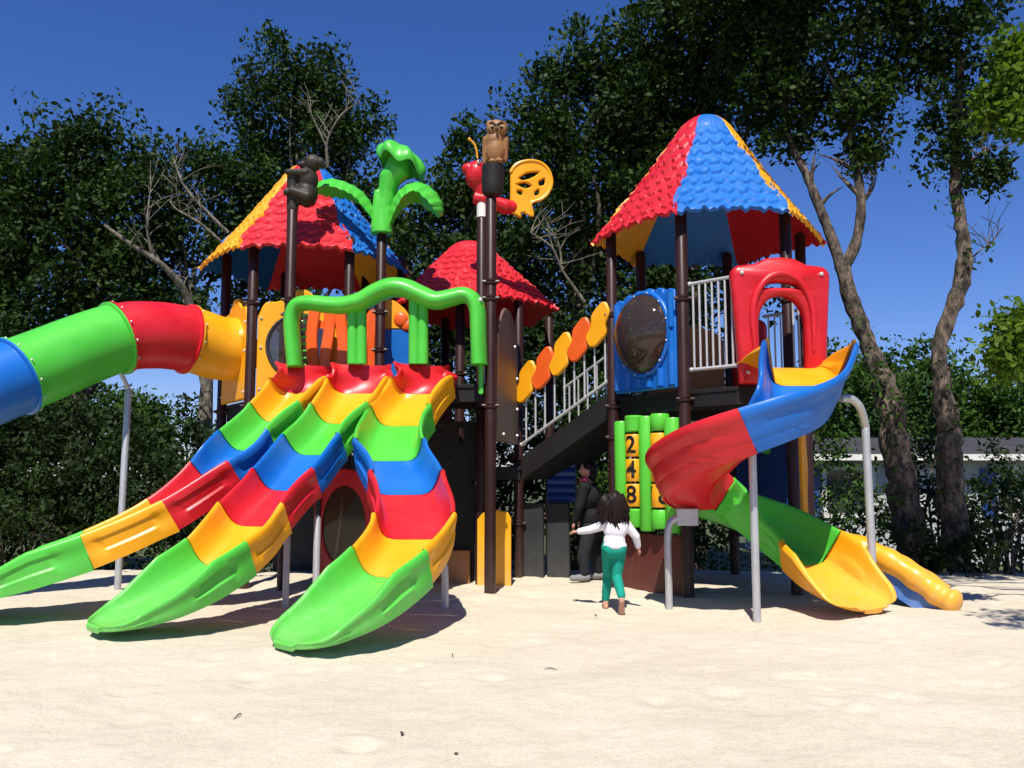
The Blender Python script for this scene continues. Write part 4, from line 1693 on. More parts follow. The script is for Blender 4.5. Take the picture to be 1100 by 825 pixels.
def girl():
    Y = 7.5
    sc = Y / F
    gz = sand_z(P(660, 640, Y).x, Y)
    foot = V((P(659, 640, Y).x, Y, gz))
    t = thing('person', 'small girl with long dark hair, white long-sleeved top and teal trousers walking barefoot', 'person', foot)

    def q(x, y, d=0.0):
        p_ = P(x, y, Y + d)
        return p_
    floor = gz
    dz = floor + .035 - q(666, 652).z
    def g(x, y, d=0.0):
        v = q(x, y, d); v.z += dz * max(0, min(1, (y - 590) / 60)); return v
    hip_l, hip_r = g(653.5, 588, 0), g(666, 588, 0)
    kn_l, an_l = g(653, 617, .17), g(650.5, 643, .20)
    kn_r, an_r = g(662.5, 619, .03), g(667.5, 640, -.15)
    sh_l, sh_r = g(649, 564, .0), g(673, 564, 0)
    el_l, wr_l = g(634, 569, .04), g(621.5, 571, .08)
    el_r, wr_r = g(683, 576, .02), g(685.5, 587.5, .06)
    neck = g(661, 559, .0)
    head = g(659.5, 539, .01)
    chest, waist, hip = g(661, 570), g(660, 581), g(660, 589)
    m = MB()
    limb(m, [neck + V((0, 0, .03)), neck - V((0, 0, .03))], [.032, .036])
    m.ell(head, (.070, .082, .092))
    m.ell(head + V((0, .02, -.04)), (.052, .062, .055))
    m.ell(head + V((0, .084, -.008)), (.011, .016, .013))                 # nose
    m.ell(head + V((-.070, .0, -.012)), (.012, .018, .024)); m.ell(head + V((.070, .0, -.012)), (.012, .018, .024))
    m.ell(chest, (.092, .066, .09)); m.ell(waist, (.082, .062, .09)); m.ell(hip, (.088, .066, .07))
    limb(m, [sh_l, el_l, wr_l], [.033, .026, .019]); limb(m, [sh_r, el_r, wr_r], [.033, .026, .019])
    limb(m, [hip_l, kn_l, an_l], [.052, .036, .025]); limb(m, [hip_r, kn_r, an_r], [.052, .036, .025])
    # feet: left flat and ahead, right pushing off
    fl = V((an_l.x, an_l.y, floor + .022))
    limb(m, [an_l, fl + V((0, -.015, .004))], [.026, .022]); limb(m, [fl + V((0, -.02, 0)), fl + V((-.005, .05, -.004)), fl + V((-.006, .095, -.006))], [.022, .024, .016])
    toe = V((an_r.x + .006, an_r.y + .07, floor + .012))
    heel = an_r + V((.0, -.02, -.028))
    limb(m, [an_r, heel], [.026, .023]); limb(m, [heel, toe + V((-.0, -.03, .014)), toe], [.023, .026, .014])
    for k in range(5):
        m.capsule(toe + V((-.018 + .009 * k, 0, 0)), toe + V((-.018 + .009 * k, .018 - .002 * abs(k - 1), -.004)), .008 if k else .009, .006, 8)
        m.capsule(fl + V((-.022 + .009 * k, .095, -.008)), fl + V((-.022 + .009 * k, .115, -.01)), .008, .006, 8)
    hand(m, wr_l, wr_l - el_l + V((0, .03, .01)), (0, -.2, -1), 1.0, .6, 1)
    hand(m, wr_r, wr_r - el_r + V((.02, .02, 0)), (-1, 0, 0), 1.0, .7, -1)
    remesh(m, 'body', SKIN, t, .0048)
    # top
    m = MB()
    m.ell(chest + V((0, 0, .012)), (.104, .078, .10)); m.ell(waist, (.094, .072, .09)); m.ell(waist - V((0, 0, .040)), (.107, .095, .052))
    limb(m, [sh_l, el_l, wr_l + (el_l - wr_l) * .1], [.043, .035, .028]); limb(m, [sh_r, el_r, wr_r + (el_r - wr_r) * .1], [.043, .035, .028])
    limb(m, [sh_l, neck - V((0, 0, .02)), sh_r], [.045, .05, .045])
    for p_, e_ in ((el_l, wr_l), (el_r, wr_r)):
        for k in range(4):
            c_ = p_.lerp(e_, .05 + .22 * k)
            m.ell(c_, (.034 - .002 * k,) * 3, 10, 8)
    remesh(m, 'top', SHIRT, t, .006)
    # trousers
    m = MB()
    m.ell(hip + V((0, 0, .020)), (.092, .072, .05)); m.ell(hip + V((0, -.005, -.012)), (.098, .078, .07))
    m.ell(hip_l + V((.006, -.022, -.014)), (.056, .064, .068)); m.ell(hip_r + V((-.006, -.022, -.014)), (.056, .064, .068))
    limb(m, [hip_l, hip_l.lerp(kn_l, .5) + V((0, .01, 0)), kn_l, kn_l.lerp(an_l, .45) + V((0, -.012, 0)), an_l + V((0, 0, .012))], [.062, .054, .044, .041, .034])
    limb(m, [hip_r, hip_r.lerp(kn_r, .5) + V((0, .01, 0)), kn_r, kn_r.lerp(an_r, .45) + V((0, -.012, 0)), an_r + V((0, 0, .012))], [.062, .054, .044, .041, .034])
    for k_, a_ in ((kn_l, an_l), (kn_r, an_r)):
        for k in range(5):
            c_ = k_.lerp(a_, .1 + .19 * k) + V((rnd.uniform(-.004, .004), 0, 0))
            m.ell(c_, (.047 - .002 * k, .047 - .002 * k, .016), 12, 8)
    remesh(m, 'trousers', TEAL, t, .006)
    # hair
    m = MB()
    m.ell(head + V((0, -.010, .010)), (.077, .084, .092))
    m.ell(head + V((.002, -.046, -.05)), (.068, .050, .10))
    m.ell(head + V((.006, -.058, -.12)), (.050, .032, .08))
    hr = random.Random(4)
    for k in range(150):
        a = hr.uniform(-1.6, 1.6)
        st = head + V((.070 * math.sin(a), -.070 * math.cos(a), hr.uniform(.02, .07)))
        sw = hr.uniform(-.012, .035)
        dn = hr.uniform(.15, .27) * (1 - .25 * abs(a) / 1.5)
        left = -.06 if (a < -.2 and hr.random() < .4) else (.02 if a > .6 else 0)
        pts = [st, st + V((.012 * math.sin(a) + left * .5, -.02, -dn * .35)), st + V((sw * .5 + left + hr.uniform(-.022, .022), -.02 + hr.uniform(-.01, .01), -dn * .7)), st + V((-.25 * (st.x - head.x) + sw + left * 1.6, -.015 + hr.uniform(-.015, .01), -dn))]
        sp = [V(x) for x in spline([tuple(x) for x in pts], 5)]
        m.tube(sp, [.011 * (1 - .75 * (i / len(sp)) ** 2) + .001 for i in range(len(sp))], 6)
    m.build('hair', HAIR, t, 60)
    m = MB()
    for sx in (-1, 1):
        m.ell(head + V((sx * .028, .074, .008)), (.010, .008, .007), 8, 6)
    m.build('eyes', EYE, t)
    m = MB(); m.tube([head + V((-.018, .073, -.045)), head + V((0, .079, -.047)), head + V((.018, .073, -.045))], [.003, .006, .003], 8)
    m.build('mouth', PINK, t)


girl()


def stooping_person():
    Y = 9.85
    def q(x, y, d=0.0): return P(x, y, Y + d)
    base = V((q(632, 620).x, Y, 0))
    t = thing('person', 'person in dark jacket and grey trousers stooping in shade behind the girl', 'person', base)
    fz = .0
    head = q(631, 505)
    hipl, hipr = q(634, 568, -.07), q(637, 568, .10)
    knl, knr = q(627, 596, -.09), q(640, 598, .12)
    anl, anr = V((q(628, 620, -.08).x, Y - .08, fz + .07)), V((q(643, 620, .14).x, Y + .14, fz + .07))
    ch, wa = q(632, 534, .02), q(635, 556, .02)
    shl, shr = q(628, 524, -.15), q(634, 523, .17)
    ell, wrl = q(622, 545, -.17), q(617, 560, -.12)
    elr, wrr = q(638, 546, .2), q(626, 558, .17)
    m = MB()
    m.ell(head, (.085, .078, .10)); m.ell(head + V((-.085, 0, -.015)), (.018, .012, .016))
    m.ell(head + V((0, -.078, -.01)), (.02, .012, .026)); m.ell(head + V((0, .078, -.01)), (.02, .012, .026))
    limb(m, [head, ch + V((0, 0, .07))], [.05, .055])
    m.ell(ch, (.12, .16, .14)); m.ell(wa, (.11, .14, .14))
    limb(m, [shl, ell, wrl], [.045, .038, .027]); limb(m, [shr, elr, wrr], [.045, .038, .027])
    limb(m, [hipl, knl, anl], [.075, .052, .035]); limb(m, [hipr, knr, anr], [.075, .052, .035])
    for a in (anl, anr):
        limb(m, [a, a + V((.02, 0, -.035)), a + V((-.13, 0, -.04))], [.035, .032, .022])
    hand(m, wrl, wrl - ell, (1, 0, 0), 1.25, .7, 1); hand(m, wrr, wrr - elr, (1, 0, 0), 1.25, .7, -1)
    remesh(m, 'body', SKIN, t, .008)
    m = MB()
    m.ell(ch, (.14, .19, .16)); m.ell(wa, (.135, .17, .16))
    limb(m, [shl, ell, ell.lerp(wrl, .9)], [.062, .054, .042]); limb(m, [shr, elr, elr.lerp(wrr, .9)], [.062, .054, .042])
    limb(m, [shl, ch + V((0, 0, .10)), shr], [.065, .075, .065])
    remesh(m, 'jacket', DARKCLOTH, t, .009)
    m = MB()
    m.ell(hipl.lerp(hipr, .5), (.125, .165, .11))
    limb(m, [hipl, knl, anl + V((0, 0, .02))], [.092, .07, .055]); limb(m, [hipr, knr, anr + V((0, 0, .02))], [.092, .07, .055])
    remesh(m, 'trousers', JEANS, t, .009)
    m = MB()
    m.ell(head + V((.022, 0, .022)), (.092, .09, .098)); m.ell(head + V((.05, 0, -.05)), (.06, .08, .08))
    m.build('hair', HAIR, t, 60)
    m = MB(); m.tube([head + V((-.02, -.09, -.10)), head + V((-.06, -.04, -.11)), head + V((-.07, .03, -.11)), head + V((-.03, .09, -.10))], .026, 10)
    m.build('scarf', PINK, t)
    for a in (anl, anr):
        m = MB()
        limb(m, [a + V((.025, 0, -.04)), a + V((-.06, 0, -.045)), a + V((-.14, 0, -.05))], [.042, .042, .03])
        remesh(m, 'shoe', GREYSHOE, t, .009)


stooping_person()


# ------------------------------------------------------------------ trees
DENS = 2.3


def leaf_mesh(name, C, size, rg, up=.35, mat=LEAF, parent=None, aspect=.55, base=None, tint=None):
    n = len(C)
    nr = rg.normal(size=(n, 3)); nr[:, 2] += up * 2
    nr[:, 1] -= .35
    nr /= np.linalg.norm(nr, axis=1)[:, None]
    d = rg.normal(size=(n, 3))
    d -= nr * (d * nr).sum(1)[:, None]
    d /= np.linalg.norm(d, axis=1)[:, None]
    s = np.cross(nr, d)
    L = size * .74 * rg.uniform(.40, 1.55, n)[:, None]
    Wd = L * aspect
    droop = nr * L * .12
    o = org(parent) if parent is not None else V(base)
    C = C - np.array(o)
    v = np.empty((n, 6, 3), np.float32)
    v[:, 0] = C - d * L * .5
    v[:, 1] = C - d * L * .12 + s * Wd * .5 - droop
    v[:, 2] = C + d * L * .22 + s * Wd * .42 - droop
    v[:, 3] = C + d * L * .5 - droop * 1.5
    v[:, 4] = C + d * L * .22 - s * Wd * .42 - droop
    v[:, 5] = C - d * L * .12 - s * Wd * .5 - droop
    me = bpy.data.meshes.new(name)
    me.vertices.add(n * 6)
    me.vertices.foreach_set('co', v.ravel())
    idx = np.arange(n * 6, dtype=np.int32).reshape(n, 6)
    q = np.stack([idx[:, [0, 1, 2, 3]], idx[:, [0, 3, 4, 5]]], 1).reshape(-1)
    me.loops.add(len(q)); me.loops.foreach_set('vertex_index', q)
    me.polygons.add(n * 2)
    me.polygons.foreach_set('loop_start', np.arange(0, n * 8, 4, dtype=np.int32))
    me.update(calc_edges=True)
    at = me.attributes.new('leaf_tint', 'FLOAT', 'FACE')
    tv = rg.uniform(0, 1, n) ** 1.4 if tint is None else tint
    at.data.foreach_set('value', np.repeat(tv, 2).astype(np.float32))
    return link(name, me, mat, parent, 0, base)


def lobe_points(lobes, rg, per_m3, clump, spread):
    per_m3 = per_m3 * DENS
    out, tint, cl = [], [], []
    for (c, r) in lobes:
        c = np.array(c); r = np.array(r)
        vol = r[0] * r[1] * r[2] * 4.19
        n = max(6, int(vol * per_m3 ** 1))
        p = rg.normal(size=(n, 3)); p /= np.linalg.norm(p, axis=1)[:, None]
        rad = rg.uniform(0.15, 1.08, n) ** .5
        wob = 1 + .22 * np.sin(p[:, 0] * 7 + c[0]) * np.sin(p[:, 2] * 6 + c[2])
        p = c + p * r * (rad * wob)[:, None]
        cl.append(p)
        k = int(clump * 3.5)
        pts = np.repeat(p, k, 0) + np.clip(rg.normal(size=(n * k, 3)), -1.7, 1.7) * spread * .86 * np.repeat(rg.uniform(.5, 1.25, n), k)[:, None]
        out.append(pts)
        tint.append(np.clip(np.repeat(rg.uniform(.05, .95, n), k) * .6 + rg.uniform(0, 1, n * k) * .4, 0, 1))
    return np.concatenate(out), np.concatenate(tint), np.concatenate(cl)


def PL(px, py, rx, ry, Y, ryd=None):
    s_ = Y / F
    c = P(px, py, Y)
    return (tuple(c), (rx * s_, (ryd if ryd else max(rx, ry) * s_ * .8), ry * s_))


def branch(m, pts, r0, r1, n=9):
    sp = [V(a) for a in spline([tuple(a) for a in pts], 5)]
    k = len(sp) - 1
    jit = random.Random(len(m.v))
    m.tube(sp, [(r0 + (r1 - r0) * i / k) * (1 + .10 * jit.uniform(-1, 1)) for i in range(k + 1)], n)


def tree(label, base, trunk, r0, lobes, seed, dens=3.0, clump=42, spread=.24, leaf=.12, mat=LEAF, limbs=14, name='tree', group='trees behind the playground', extra=(), bark_m=BARK, cat='tree', ivy=None, limb_r=.07):
    rg = np.random.default_rng(seed)
    t = thing(name, label, cat, base, group)
    m = MB()
    sp = [V(a) for a in spline([tuple(a) for a in trunk], 6)]
    k = len(sp) - 1
    jr = random.Random(seed)
    if hasattr(r0, '__len__'):
        rs = [float(a[0]) for a in spline([(x,) for x in r0], 6)]
    else:
        rs = [r0 * (1 - .88 * i / k) for i in range(k + 1)]
    rs = [a * (1 + .12 * jr.uniform(-1, 1)) for a in rs]
    sp = [p_ + V((jr.uniform(-1, 1), jr.uniform(-1, 1), 0)) * rs[i_] * .16 for i_, p_ in enumerate(sp)]
    m.tube(sp, rs, 18)
    C, tint, cl = lobe_points(lobes, rg, dens, clump, spread)
    for li in range(limbs):
        lc, lr = lobes[li % len(lobes)]
        q = V(lc) + V([lr[j] * jr.uniform(-.45, .45) for j in range(3)])
        i = min(k, max(int(k * .45), int(k * jr.uniform(.5, 1.0))))
        a = sp[i]
        md = a.lerp(q, .5) + V((jr.uniform(-.4, .4), jr.uniform(-.4, .4), jr.uniform(-.1, .5)))
        branch(m, [a, a.lerp(md, .5) + V((jr.uniform(-.15, .15), 0, .1)), md, q], min(limb_r, rs[i] * .6), .012, 7)
    for pts, ra, rb in extra:
        branch(m, pts, ra, rb, 12)
        bs = [V(a) for a in spline([tuple(a) for a in pts], 5)]
        for _ in range(9 if ra < .07 else 7):
            i = jr.randrange(len(bs) // 3, len(bs))
            d = V((jr.uniform(-1, 1), jr.uniform(-.5, .5), jr.uniform(-.1, 1))).normalized()
            ln_ = jr.uniform(.25, .7)
            e1 = bs[i] + d * ln_ * .5 + V((0, 0, .04)); e2 = bs[i] + d * ln_ + V((jr.uniform(-.1, .1), 0, jr.uniform(-.05, .15)))
            branch(m, [bs[i], e1, e2], max(.006, rb * .9), .003, 6)
            branch(m, [e1, e1 + V((jr.uniform(-.2, .2), jr.uniform(-.1, .1), jr.uniform(.05, .25)))], .006, .003, 5)
    m.build('trunk', bark_m, t, 60)
    leaf_mesh('crown', C, leaf, rg, mat=mat, parent=t, tint=tint)
    if ivy is not None:
        leaf_mesh('ivy', ivy, .09, rg, mat=LEAFM, parent=t)
    return t


# left group
b = P(70, 600, 14.0); b.z = -.4
tree('broad dark tree at the far left with rounded top', b, [b, b + V((.1, 0, 1.6)), P(85, 380, 14), P(80, 260, 14)], .22,
     [PL(60, 180, 62, 66, 14), PL(95, 165, 55, 52, 14.2), PL(20, 215, 50, 55, 13.8), PL(115, 230, 62, 62, 14.3), PL(50, 290, 85, 70, 14), PL(130, 300, 60, 60, 14.2), PL(-30, 260, 70, 100, 14), PL(30, 365, 70, 50, 13.6)], 1, dens=4.6)
b = P(215, 600, 15.2); b.z = -.5
tree('shorter dark tree with bare pale limbs left of the yellow roof edge', b, [b, P(222, 430, 15.2), P(212, 330, 15.1), P(190, 280, 15)], .16,
     [PL(175, 190, 48, 42, 15), PL(215, 175, 42, 38, 15.2), PL(155, 235, 55, 55, 15), PL(205, 250, 60, 60, 15.4), PL(240, 210, 45, 60, 15.6), PL(180, 330, 60, 45, 15)], 2, dens=3.4,
     extra=[([P(222, 420, 14.2), P(205, 330, 14.0), P(180, 290, 13.6), P(140, 262, 13.3), P(112, 242, 13.2)], .085, .02), ([P(165, 277, 13.5), P(160, 258, 13.4), P(158, 238, 13.3), P(162, 200, 13.3)], .03, .01),
            ([P(245, 250, 13.6), P(220, 225, 13.4), P(198, 200, 13.3), P(186, 170, 13.3)], .03, .009), ([P(240, 262, 13.6), P(215, 240, 13.4), P(190, 225, 13.3), P(182, 215, 13.3)], .026, .008)], bark_m=BARKP)
b = P(320, 600, 16.2); b.z = -.6
tree('tall dark tree rising behind the left roof', b, [b, P(322, 420, 16.2), P(328, 300, 16), P(325, 150, 16)], .24,
     [PL(300, 78, 42, 44, 16), PL(345, 75, 50, 36, 16.2), PL(275, 130, 44, 52, 16), PL(330, 135, 68, 62, 16.2), PL(380, 135, 36, 56, 16), PL(280, 210, 60, 60, 16), PL(350, 225, 70, 65, 16.3), PL(400, 250, 50, 70, 15.8), PL(300, 290, 70, 50, 15.6)], 3, dens=3.6,
     extra=[([P(352, 180, 14.9), P(352, 150, 14.8), P(368, 122, 14.7), P(386, 110, 14.7)], .03, .01), ([P(352, 160, 14.9), P(340, 135, 14.8), P(330, 112, 14.7)], .022, .008)], bark_m=BARKP)
b = P(470, 600, 14.8); b.z = -.5
tree('dark tree filling the gap between palm topper and owl post', b, [b, P(475, 430, 14.8), P(490, 330, 14.8), P(510, 240, 14.8)], .2,
     [PL(500, 185, 42, 40, 14.8), PL(540, 150, 48, 46, 14.8), PL(470, 230, 50, 55, 14.8), PL(520, 235, 60, 60, 15), PL(450, 310, 70, 62, 14.8), PL(545, 320, 75, 70, 15), PL(480, 390, 90, 60, 14.6)], 4, dens=4.0,
     extra=[([P(628, 325, 13.2), P(604, 290, 13.1), P(592, 265, 13.0), P(570, 250, 13)], .03, .012), ([P(604, 290, 13.1), P(600, 262, 13.1), P(585, 235, 13)], .02, .008)], bark_m=BARKP)
b = P(615, 600, 14.0); b.z = -.4
tree('very tall dark tree behind the gap between the red roof and right roof', b, [b, P(618, 430, 14), P(622, 300, 14), P(630, 130, 14)], .25,
     [PL(640, 70, 48, 48, 14), PL(605, 105, 48, 52, 14), PL(670, 110, 55, 70, 14.2), PL(585, 160, 44, 55, 14), PL(635, 190, 72, 75, 14.2), PL(590, 255, 60, 60, 14), PL(660, 290, 70, 75, 14.3), PL(620, 380, 80, 60, 14)], 5, dens=4.6)
b = P(740, 600, 13.4); b.z = -.4
tree('massive dark tree towering over the right roof, crown cut by the frame top', b, [b, P(742, 430, 13.4), P(745, 300, 13.4), P(755, 100, 13.4)], .26,
     [PL(720, 30, 62, 75, 13.4), PL(790, 20, 80, 80, 13.4), PL(700, 120, 60, 70, 13.6), PL(770, 120, 80, 70, 13.8), PL(715, 220, 70, 80, 13.8), PL(745, 310, 75, 45, 13.6), PL(690, 390, 70, 60, 13.8), PL(760, -90, 120, 60, 13.4)], 6, dens=4.6)
# right: two bent trunks
b = P(985, 600, 11.2); b.z = -.35
ivy = np.array([tuple(P(955 + 22 * math.cos(a), 425 + 26 * math.sin(a * 1.7), 10.95 + .1 * math.sin(a * 3))) for a in np.linspace(0, 40, 170)]) + np.random.default_rng(5).normal(size=(170, 3)) * .07
ivy = np.concatenate([ivy, np.array([tuple(P(918 + 50 * t_, 335 + 220 * t_, 11.02 - .1 * t_)) for t_ in np.linspace(0, 1, 150)]) + np.random.default_rng(6).normal(size=(150, 3)) * .10])
ivy2 = np.array([tuple(P(1014 + 8 * math.sin(t_ * 5), 380 + 220 * t_, 10.85)) for t_ in np.linspace(0, 1, 120)]) + np.random.default_rng(8).normal(size=(120, 3)) * .10
ivy2 = np.concatenate([ivy2, np.array(P(1045, 275, 10.9)) + np.random.default_rng(9).normal(size=(26, 3)) * .10, np.array(P(1062, 262, 10.9)) + np.random.default_rng(10).normal(size=(18, 3)) * .07, np.array(P(1022, 215, 10.9)) + np.random.default_rng(12).normal(size=(24, 3)) * .10])
tree('forked tree with bent bark trunk just right of the spiral slide', b, [b, P(972, 540, 11.2), P(962, 480, 11.2), P(952, 425, 11.2), P(933, 372, 11.2), P(915, 325, 11.2), P(905, 285, 11.2)], (.23, .20, .185, .165, .115, .105, .10),
     [PL(880, 60, 75, 75, 11.5), PL(940, 30, 62, 70, 11.4), PL(830, 70, 70, 70, 11.9), PL(905, 120, 48, 42, 11.3), PL(860, 140, 34, 28, 11.4), PL(850, -60, 130, 70, 11.4), PL(925, 165, 16, 18, 11.2), PL(945, 110, 30, 34, 11.3), ((5.0, 7.0, 6.5), (1.7, .8, .8)), ((3.4, 7.6, 6.6), (.9, .6, .6))], 7, dens=6.5, leaf=.105, spread=.19,  # wide forward lobe is out of frame, added to shade the lower trunks
     extra=[([P(905, 290, 11.2), P(893, 255, 11.25), P(880, 222, 11.3), P(865, 185, 11.4), P(848, 150, 11.5), P(840, 90, 11.6)], .075, .04), ([P(905, 290, 11.2), P(919, 262, 11.15), P(925, 225, 11.1), P(922, 190, 11.1), P(915, 150, 11.2), P(905, 80, 11.3)], .075, .04),
            ([P(925, 228, 11.1), P(933, 205, 11.1), P(940, 190, 11.1)], .02, .008)], limbs=0, ivy=ivy)
b = P(1030, 600, 11.0); b.z = -.35
tree('slender S-curved tree at the right with trunk crossing open sky', b, [b, P(1022, 540, 11), P(1020, 480, 11), P(1018, 445, 11), P(1011, 405, 11), P(1010, 368, 11), P(1026, 325, 11), P(1036, 282, 11), P(1031, 235, 11), P(1026, 190, 11), P(1029, 130, 11), P(1032, 60, 11)], (.20, .17, .155, .145, .105, .09, .10, .095, .075, .07, .06, .05),
     [PL(1035, 40, 60, 62, 11), PL(1005, 95, 36, 44, 11), PL(985, 40, 34, 55, 11.1), PL(1055, 120, 34, 36, 11), PL(1020, 150, 26, 24, 10.9), PL(1010, -60, 110, 60, 11), PL(1060, 185, 14, 14, 11)], 8, dens=5.5, leaf=.105, spread=.19, limbs=0, limb_r=.035, ivy=ivy2,
     extra=[([P(1026, 192, 11), P(1045, 170, 10.9), P(1062, 160, 10.9)], .03, .01), ([P(1036, 285, 11), P(1052, 270, 10.9), P(1064, 262, 10.9)], .015, .006)])
# tree right of the frame: bright branches in view, its shade on the sand
b = V((6.9, 6.4, -.1))
tree('leafy tree at the right frame edge with sunlit yellow-green sprays', b, [b, V((6.9, 6.4, 1.6)), V((6.7, 6.3, 3.2)), V((6.3, 6.1, 4.6))], .18,
     [PL(1092, 92, 18, 18, 7.0), PL(1070, 112, 13, 9, 7.1), PL(1094, 130, 14, 9, 7.0), PL(1096, 60, 10, 12, 7.0), PL(1092, 358, 16, 12, 7.2), PL(1085, 385, 12, 9, 7.2), ((4.15, 4.2, 4.6), (.7, .6, .4)), ((6.4, 5.4, 5.4), (.9, .9, .7))], 9, dens=14, leaf=.082, spread=.13, mat=LEAFB, limbs=10, group='trees at the right edge')

# ------------------------------------------------------------------ bushes
def bush(label, lobes, seed, mat=LEAFD, dens=9, leaf=.085, clump=26, spread=.15, group='bushes behind the sand', name='bush'):
    rg = np.random.default_rng(seed)
    c0 = lobes[0][0]
    t = thing(name, label, 'bush', (c0[0], c0[1], -.4), group)
    C, tint, cl = lobe_points(lobes, rg, dens, clump, spread)
    m = MB()
    for q in cl[rg.choice(len(cl), min(18, len(cl)), replace=False)]:
        a = V((c0[0] + rg.uniform(-.3, .3), c0[1] + rg.uniform(-.2, .2), -.5))
        branch(m, [a, a.lerp(V(q), .5) + V((0, 0, .2)), V(q)], .025, .008, 6)
    m.build('stems', BARK, t, 60)
    leaf_mesh('foliage', C, leaf, rg, mat=mat, parent=t, tint=tint)


bush('dark bush at the left frame edge behind the slide end', [PL(15, 540, 70, 60, 11.5), PL(60, 500, 60, 55, 11.8), PL(-40, 500, 60, 80, 11.6), PL(20, 455, 60, 36, 12.4)], 31, dens=13)
bush('dark leafy bush behind the grey tube pole', [PL(120, 520, 60, 62, 11.8), PL(165, 560, 50, 50, 11.6), PL(100, 460, 50, 36, 12.2), PL(70, 560, 60, 40, 11.4)], 32, dens=13)
bush('dark bush below the left tower', [PL(215, 530, 70, 70, 12.2), PL(190, 470, 45, 38, 12.6), PL(270, 560, 60, 60, 12.2)], 33, dens=11)
bush('dark bush behind the slide deck legs', [PL(350, 530, 80, 75, 12.6), PL(430, 530, 80, 85, 12.6)], 34, dens=7)
bush('dark bush behind the middle hut', [PL(520, 520, 80, 85, 12.8), PL(600, 500, 60, 80, 12.6), PL(570, 420, 60, 50, 13)], 35, dens=7)
bush('bush behind the number blocks', [PL(665, 520, 60, 85, 12.4), PL(740, 540, 60, 75, 12.2), PL(690, 420, 60, 40, 13)], 36, LEAFM, dens=7)
bush('bush with pale dry stems right of the blue panel', [PL(880, 470, 34, 40, 12.2), PL(895, 400, 28, 34, 12.6), PL(900, 575, 26, 40, 11.8), PL(850, 560, 40, 60, 12.2), PL(900, 510, 26, 40, 13), PL(930, 560, 30, 40, 12.4)], 37, LEAFM, dens=11)
bush('low dark bush between the two bent trunks', [PL(1000, 560, 30, 50, 11.6), PL(975, 590, 40, 30, 10.8), PL(1000, 480, 24, 34, 12), PL(985, 520, 26, 50, 12.2), PL(1050, 560, 30, 50, 11.8)], 38, dens=6)
bush('leafy shrub at the right frame edge beside the sand', [PL(1070, 590, 46, 34, 10.6), PL(1110, 570, 40, 50, 10.8), PL(1040, 545, 24, 40, 11.6), PL(1070, 500, 30, 30, 12.4), PL(1090, 530, 34, 40, 12), PL(1020, 600, 50, 22, 10.6)], 39)
for i, (px, py, rx, ry, Y) in enumerate(((975, 430, 60, 60, 26), (1050, 450, 55, 44, 27), (1115, 440, 60, 60, 26), (900, 440, 50, 60, 25))):
    lab = ['pale green tree behind the white cabin, between the two bent trunks', 'pale green tree behind the cabin, right of the slender trunk', 'pale green tree behind the cabin at the frame edge', 'pale green tree behind the cabin, left of the forked trunk'][i]
    b = P(px, 560, Y); b.z = -.6
    tree(lab, b, [b, b + V((.1, 0, 1.5)), P(px, py, Y)], .16, [PL(px, py, rx, ry, Y), PL(px + 22, py + 22, rx * .7, ry * .7, Y + .4), PL(px - 25, py + 25, rx * .7, ry * .7, Y - .3)], 50 + i, dens=2.2, clump=40, spread=.3, leaf=.19, mat=LEAFM, limbs=6, group='trees beyond the cabin')
for i, (px, py, rx, ry, Y) in enumerate(((130, 460, 70, 40, 24), (20, 440, 80, 50, 24))):
    b = P(px, 560, Y); b.z = -.6
    tree(['distant pale tree seen under the tube slide', 'distant pale tree at the left edge below the blue ring'][i], b, [b, b + V((.1, 0, 1.5)), P(px, py, Y)], .16, [PL(px, py, rx, ry, Y), PL(px + 22, py + 22, rx * .7, ry * .7, Y + .4)], 60 + i, dens=2.0, clump=36, spread=.3, leaf=.19, mat=LEAFM, limbs=6, group='trees beyond the hedge')


# ------------------------------------------------------------------ cabin
def wallmat():
    m, nt, b = new_mat('white_siding')
    n = noise_node(nt, 3, 6)
    r = ramp(nt, n.outputs[0], [(.3, (.36, .37, .37)), (.7, (.50, .51, .51))])
    nt.links.new(r.outputs[0], b.inputs['Base Color'])
    b.inputs['Roughness'].default_value = .7
    return m


SIDING = wallmat()
ROOFD = plastic('dark_roof_felt', (.05, .048, .05), .8, fade=.4)
GLASS = new_mat('window_glass')
GLASS[2].inputs['Base Color'].default_value = (.02, .025, .03, 1)
GLASS[2].inputs['Roughness'].default_value = .05
GLASS = GLASS[0]
CB = thing('cabin', 'white mobile home with dark roof behind the trees at the right', 'mobile home', (8.5, 18.0, -.7))
x0, x1, yf, zb, ze = P(855, 500, 17.5).x, 13.5, 17.5, -.7, P(1000, 490, 17.5).z
fr = (V((x0, yf, 0)), V((1, 0, 0)), V((0, 0, 1)), V((0, -1, 0)))
wins = []
for a, b_ in ((885, 938), (1072, 1092), (960, 990)):
    pa, pb = P(a, 503, yf), P(b_, 553, yf)
    wins.append((pa.x - x0, pb.z, pb.x - x0, pa.z))
m = MB()
m.prism([(0, zb), (x1 - x0, zb), (x1 - x0, ze), (0, ze)], fr, -.1, 0, [[(a, b_), (c, b_), (c, d), (a, d)] for a, b_, c, d in wins])
zz = zb + .14
while zz < ze - .05:
    m.box(fr, 0, x1 - x0, zz, zz + .012, .0, .0)if False else None
    zz += .14
m.box(fr, 0, x1 - x0, zb, ze, -4.0, -3.9)
m.box(fr, 0, .1, zb, ze, -3.89, -.11)
m.box(fr, x1 - x0 - .1, x1 - x0, zb, ze, -3.89, -.11)
m.build('wall', SIDING, CB, 20)
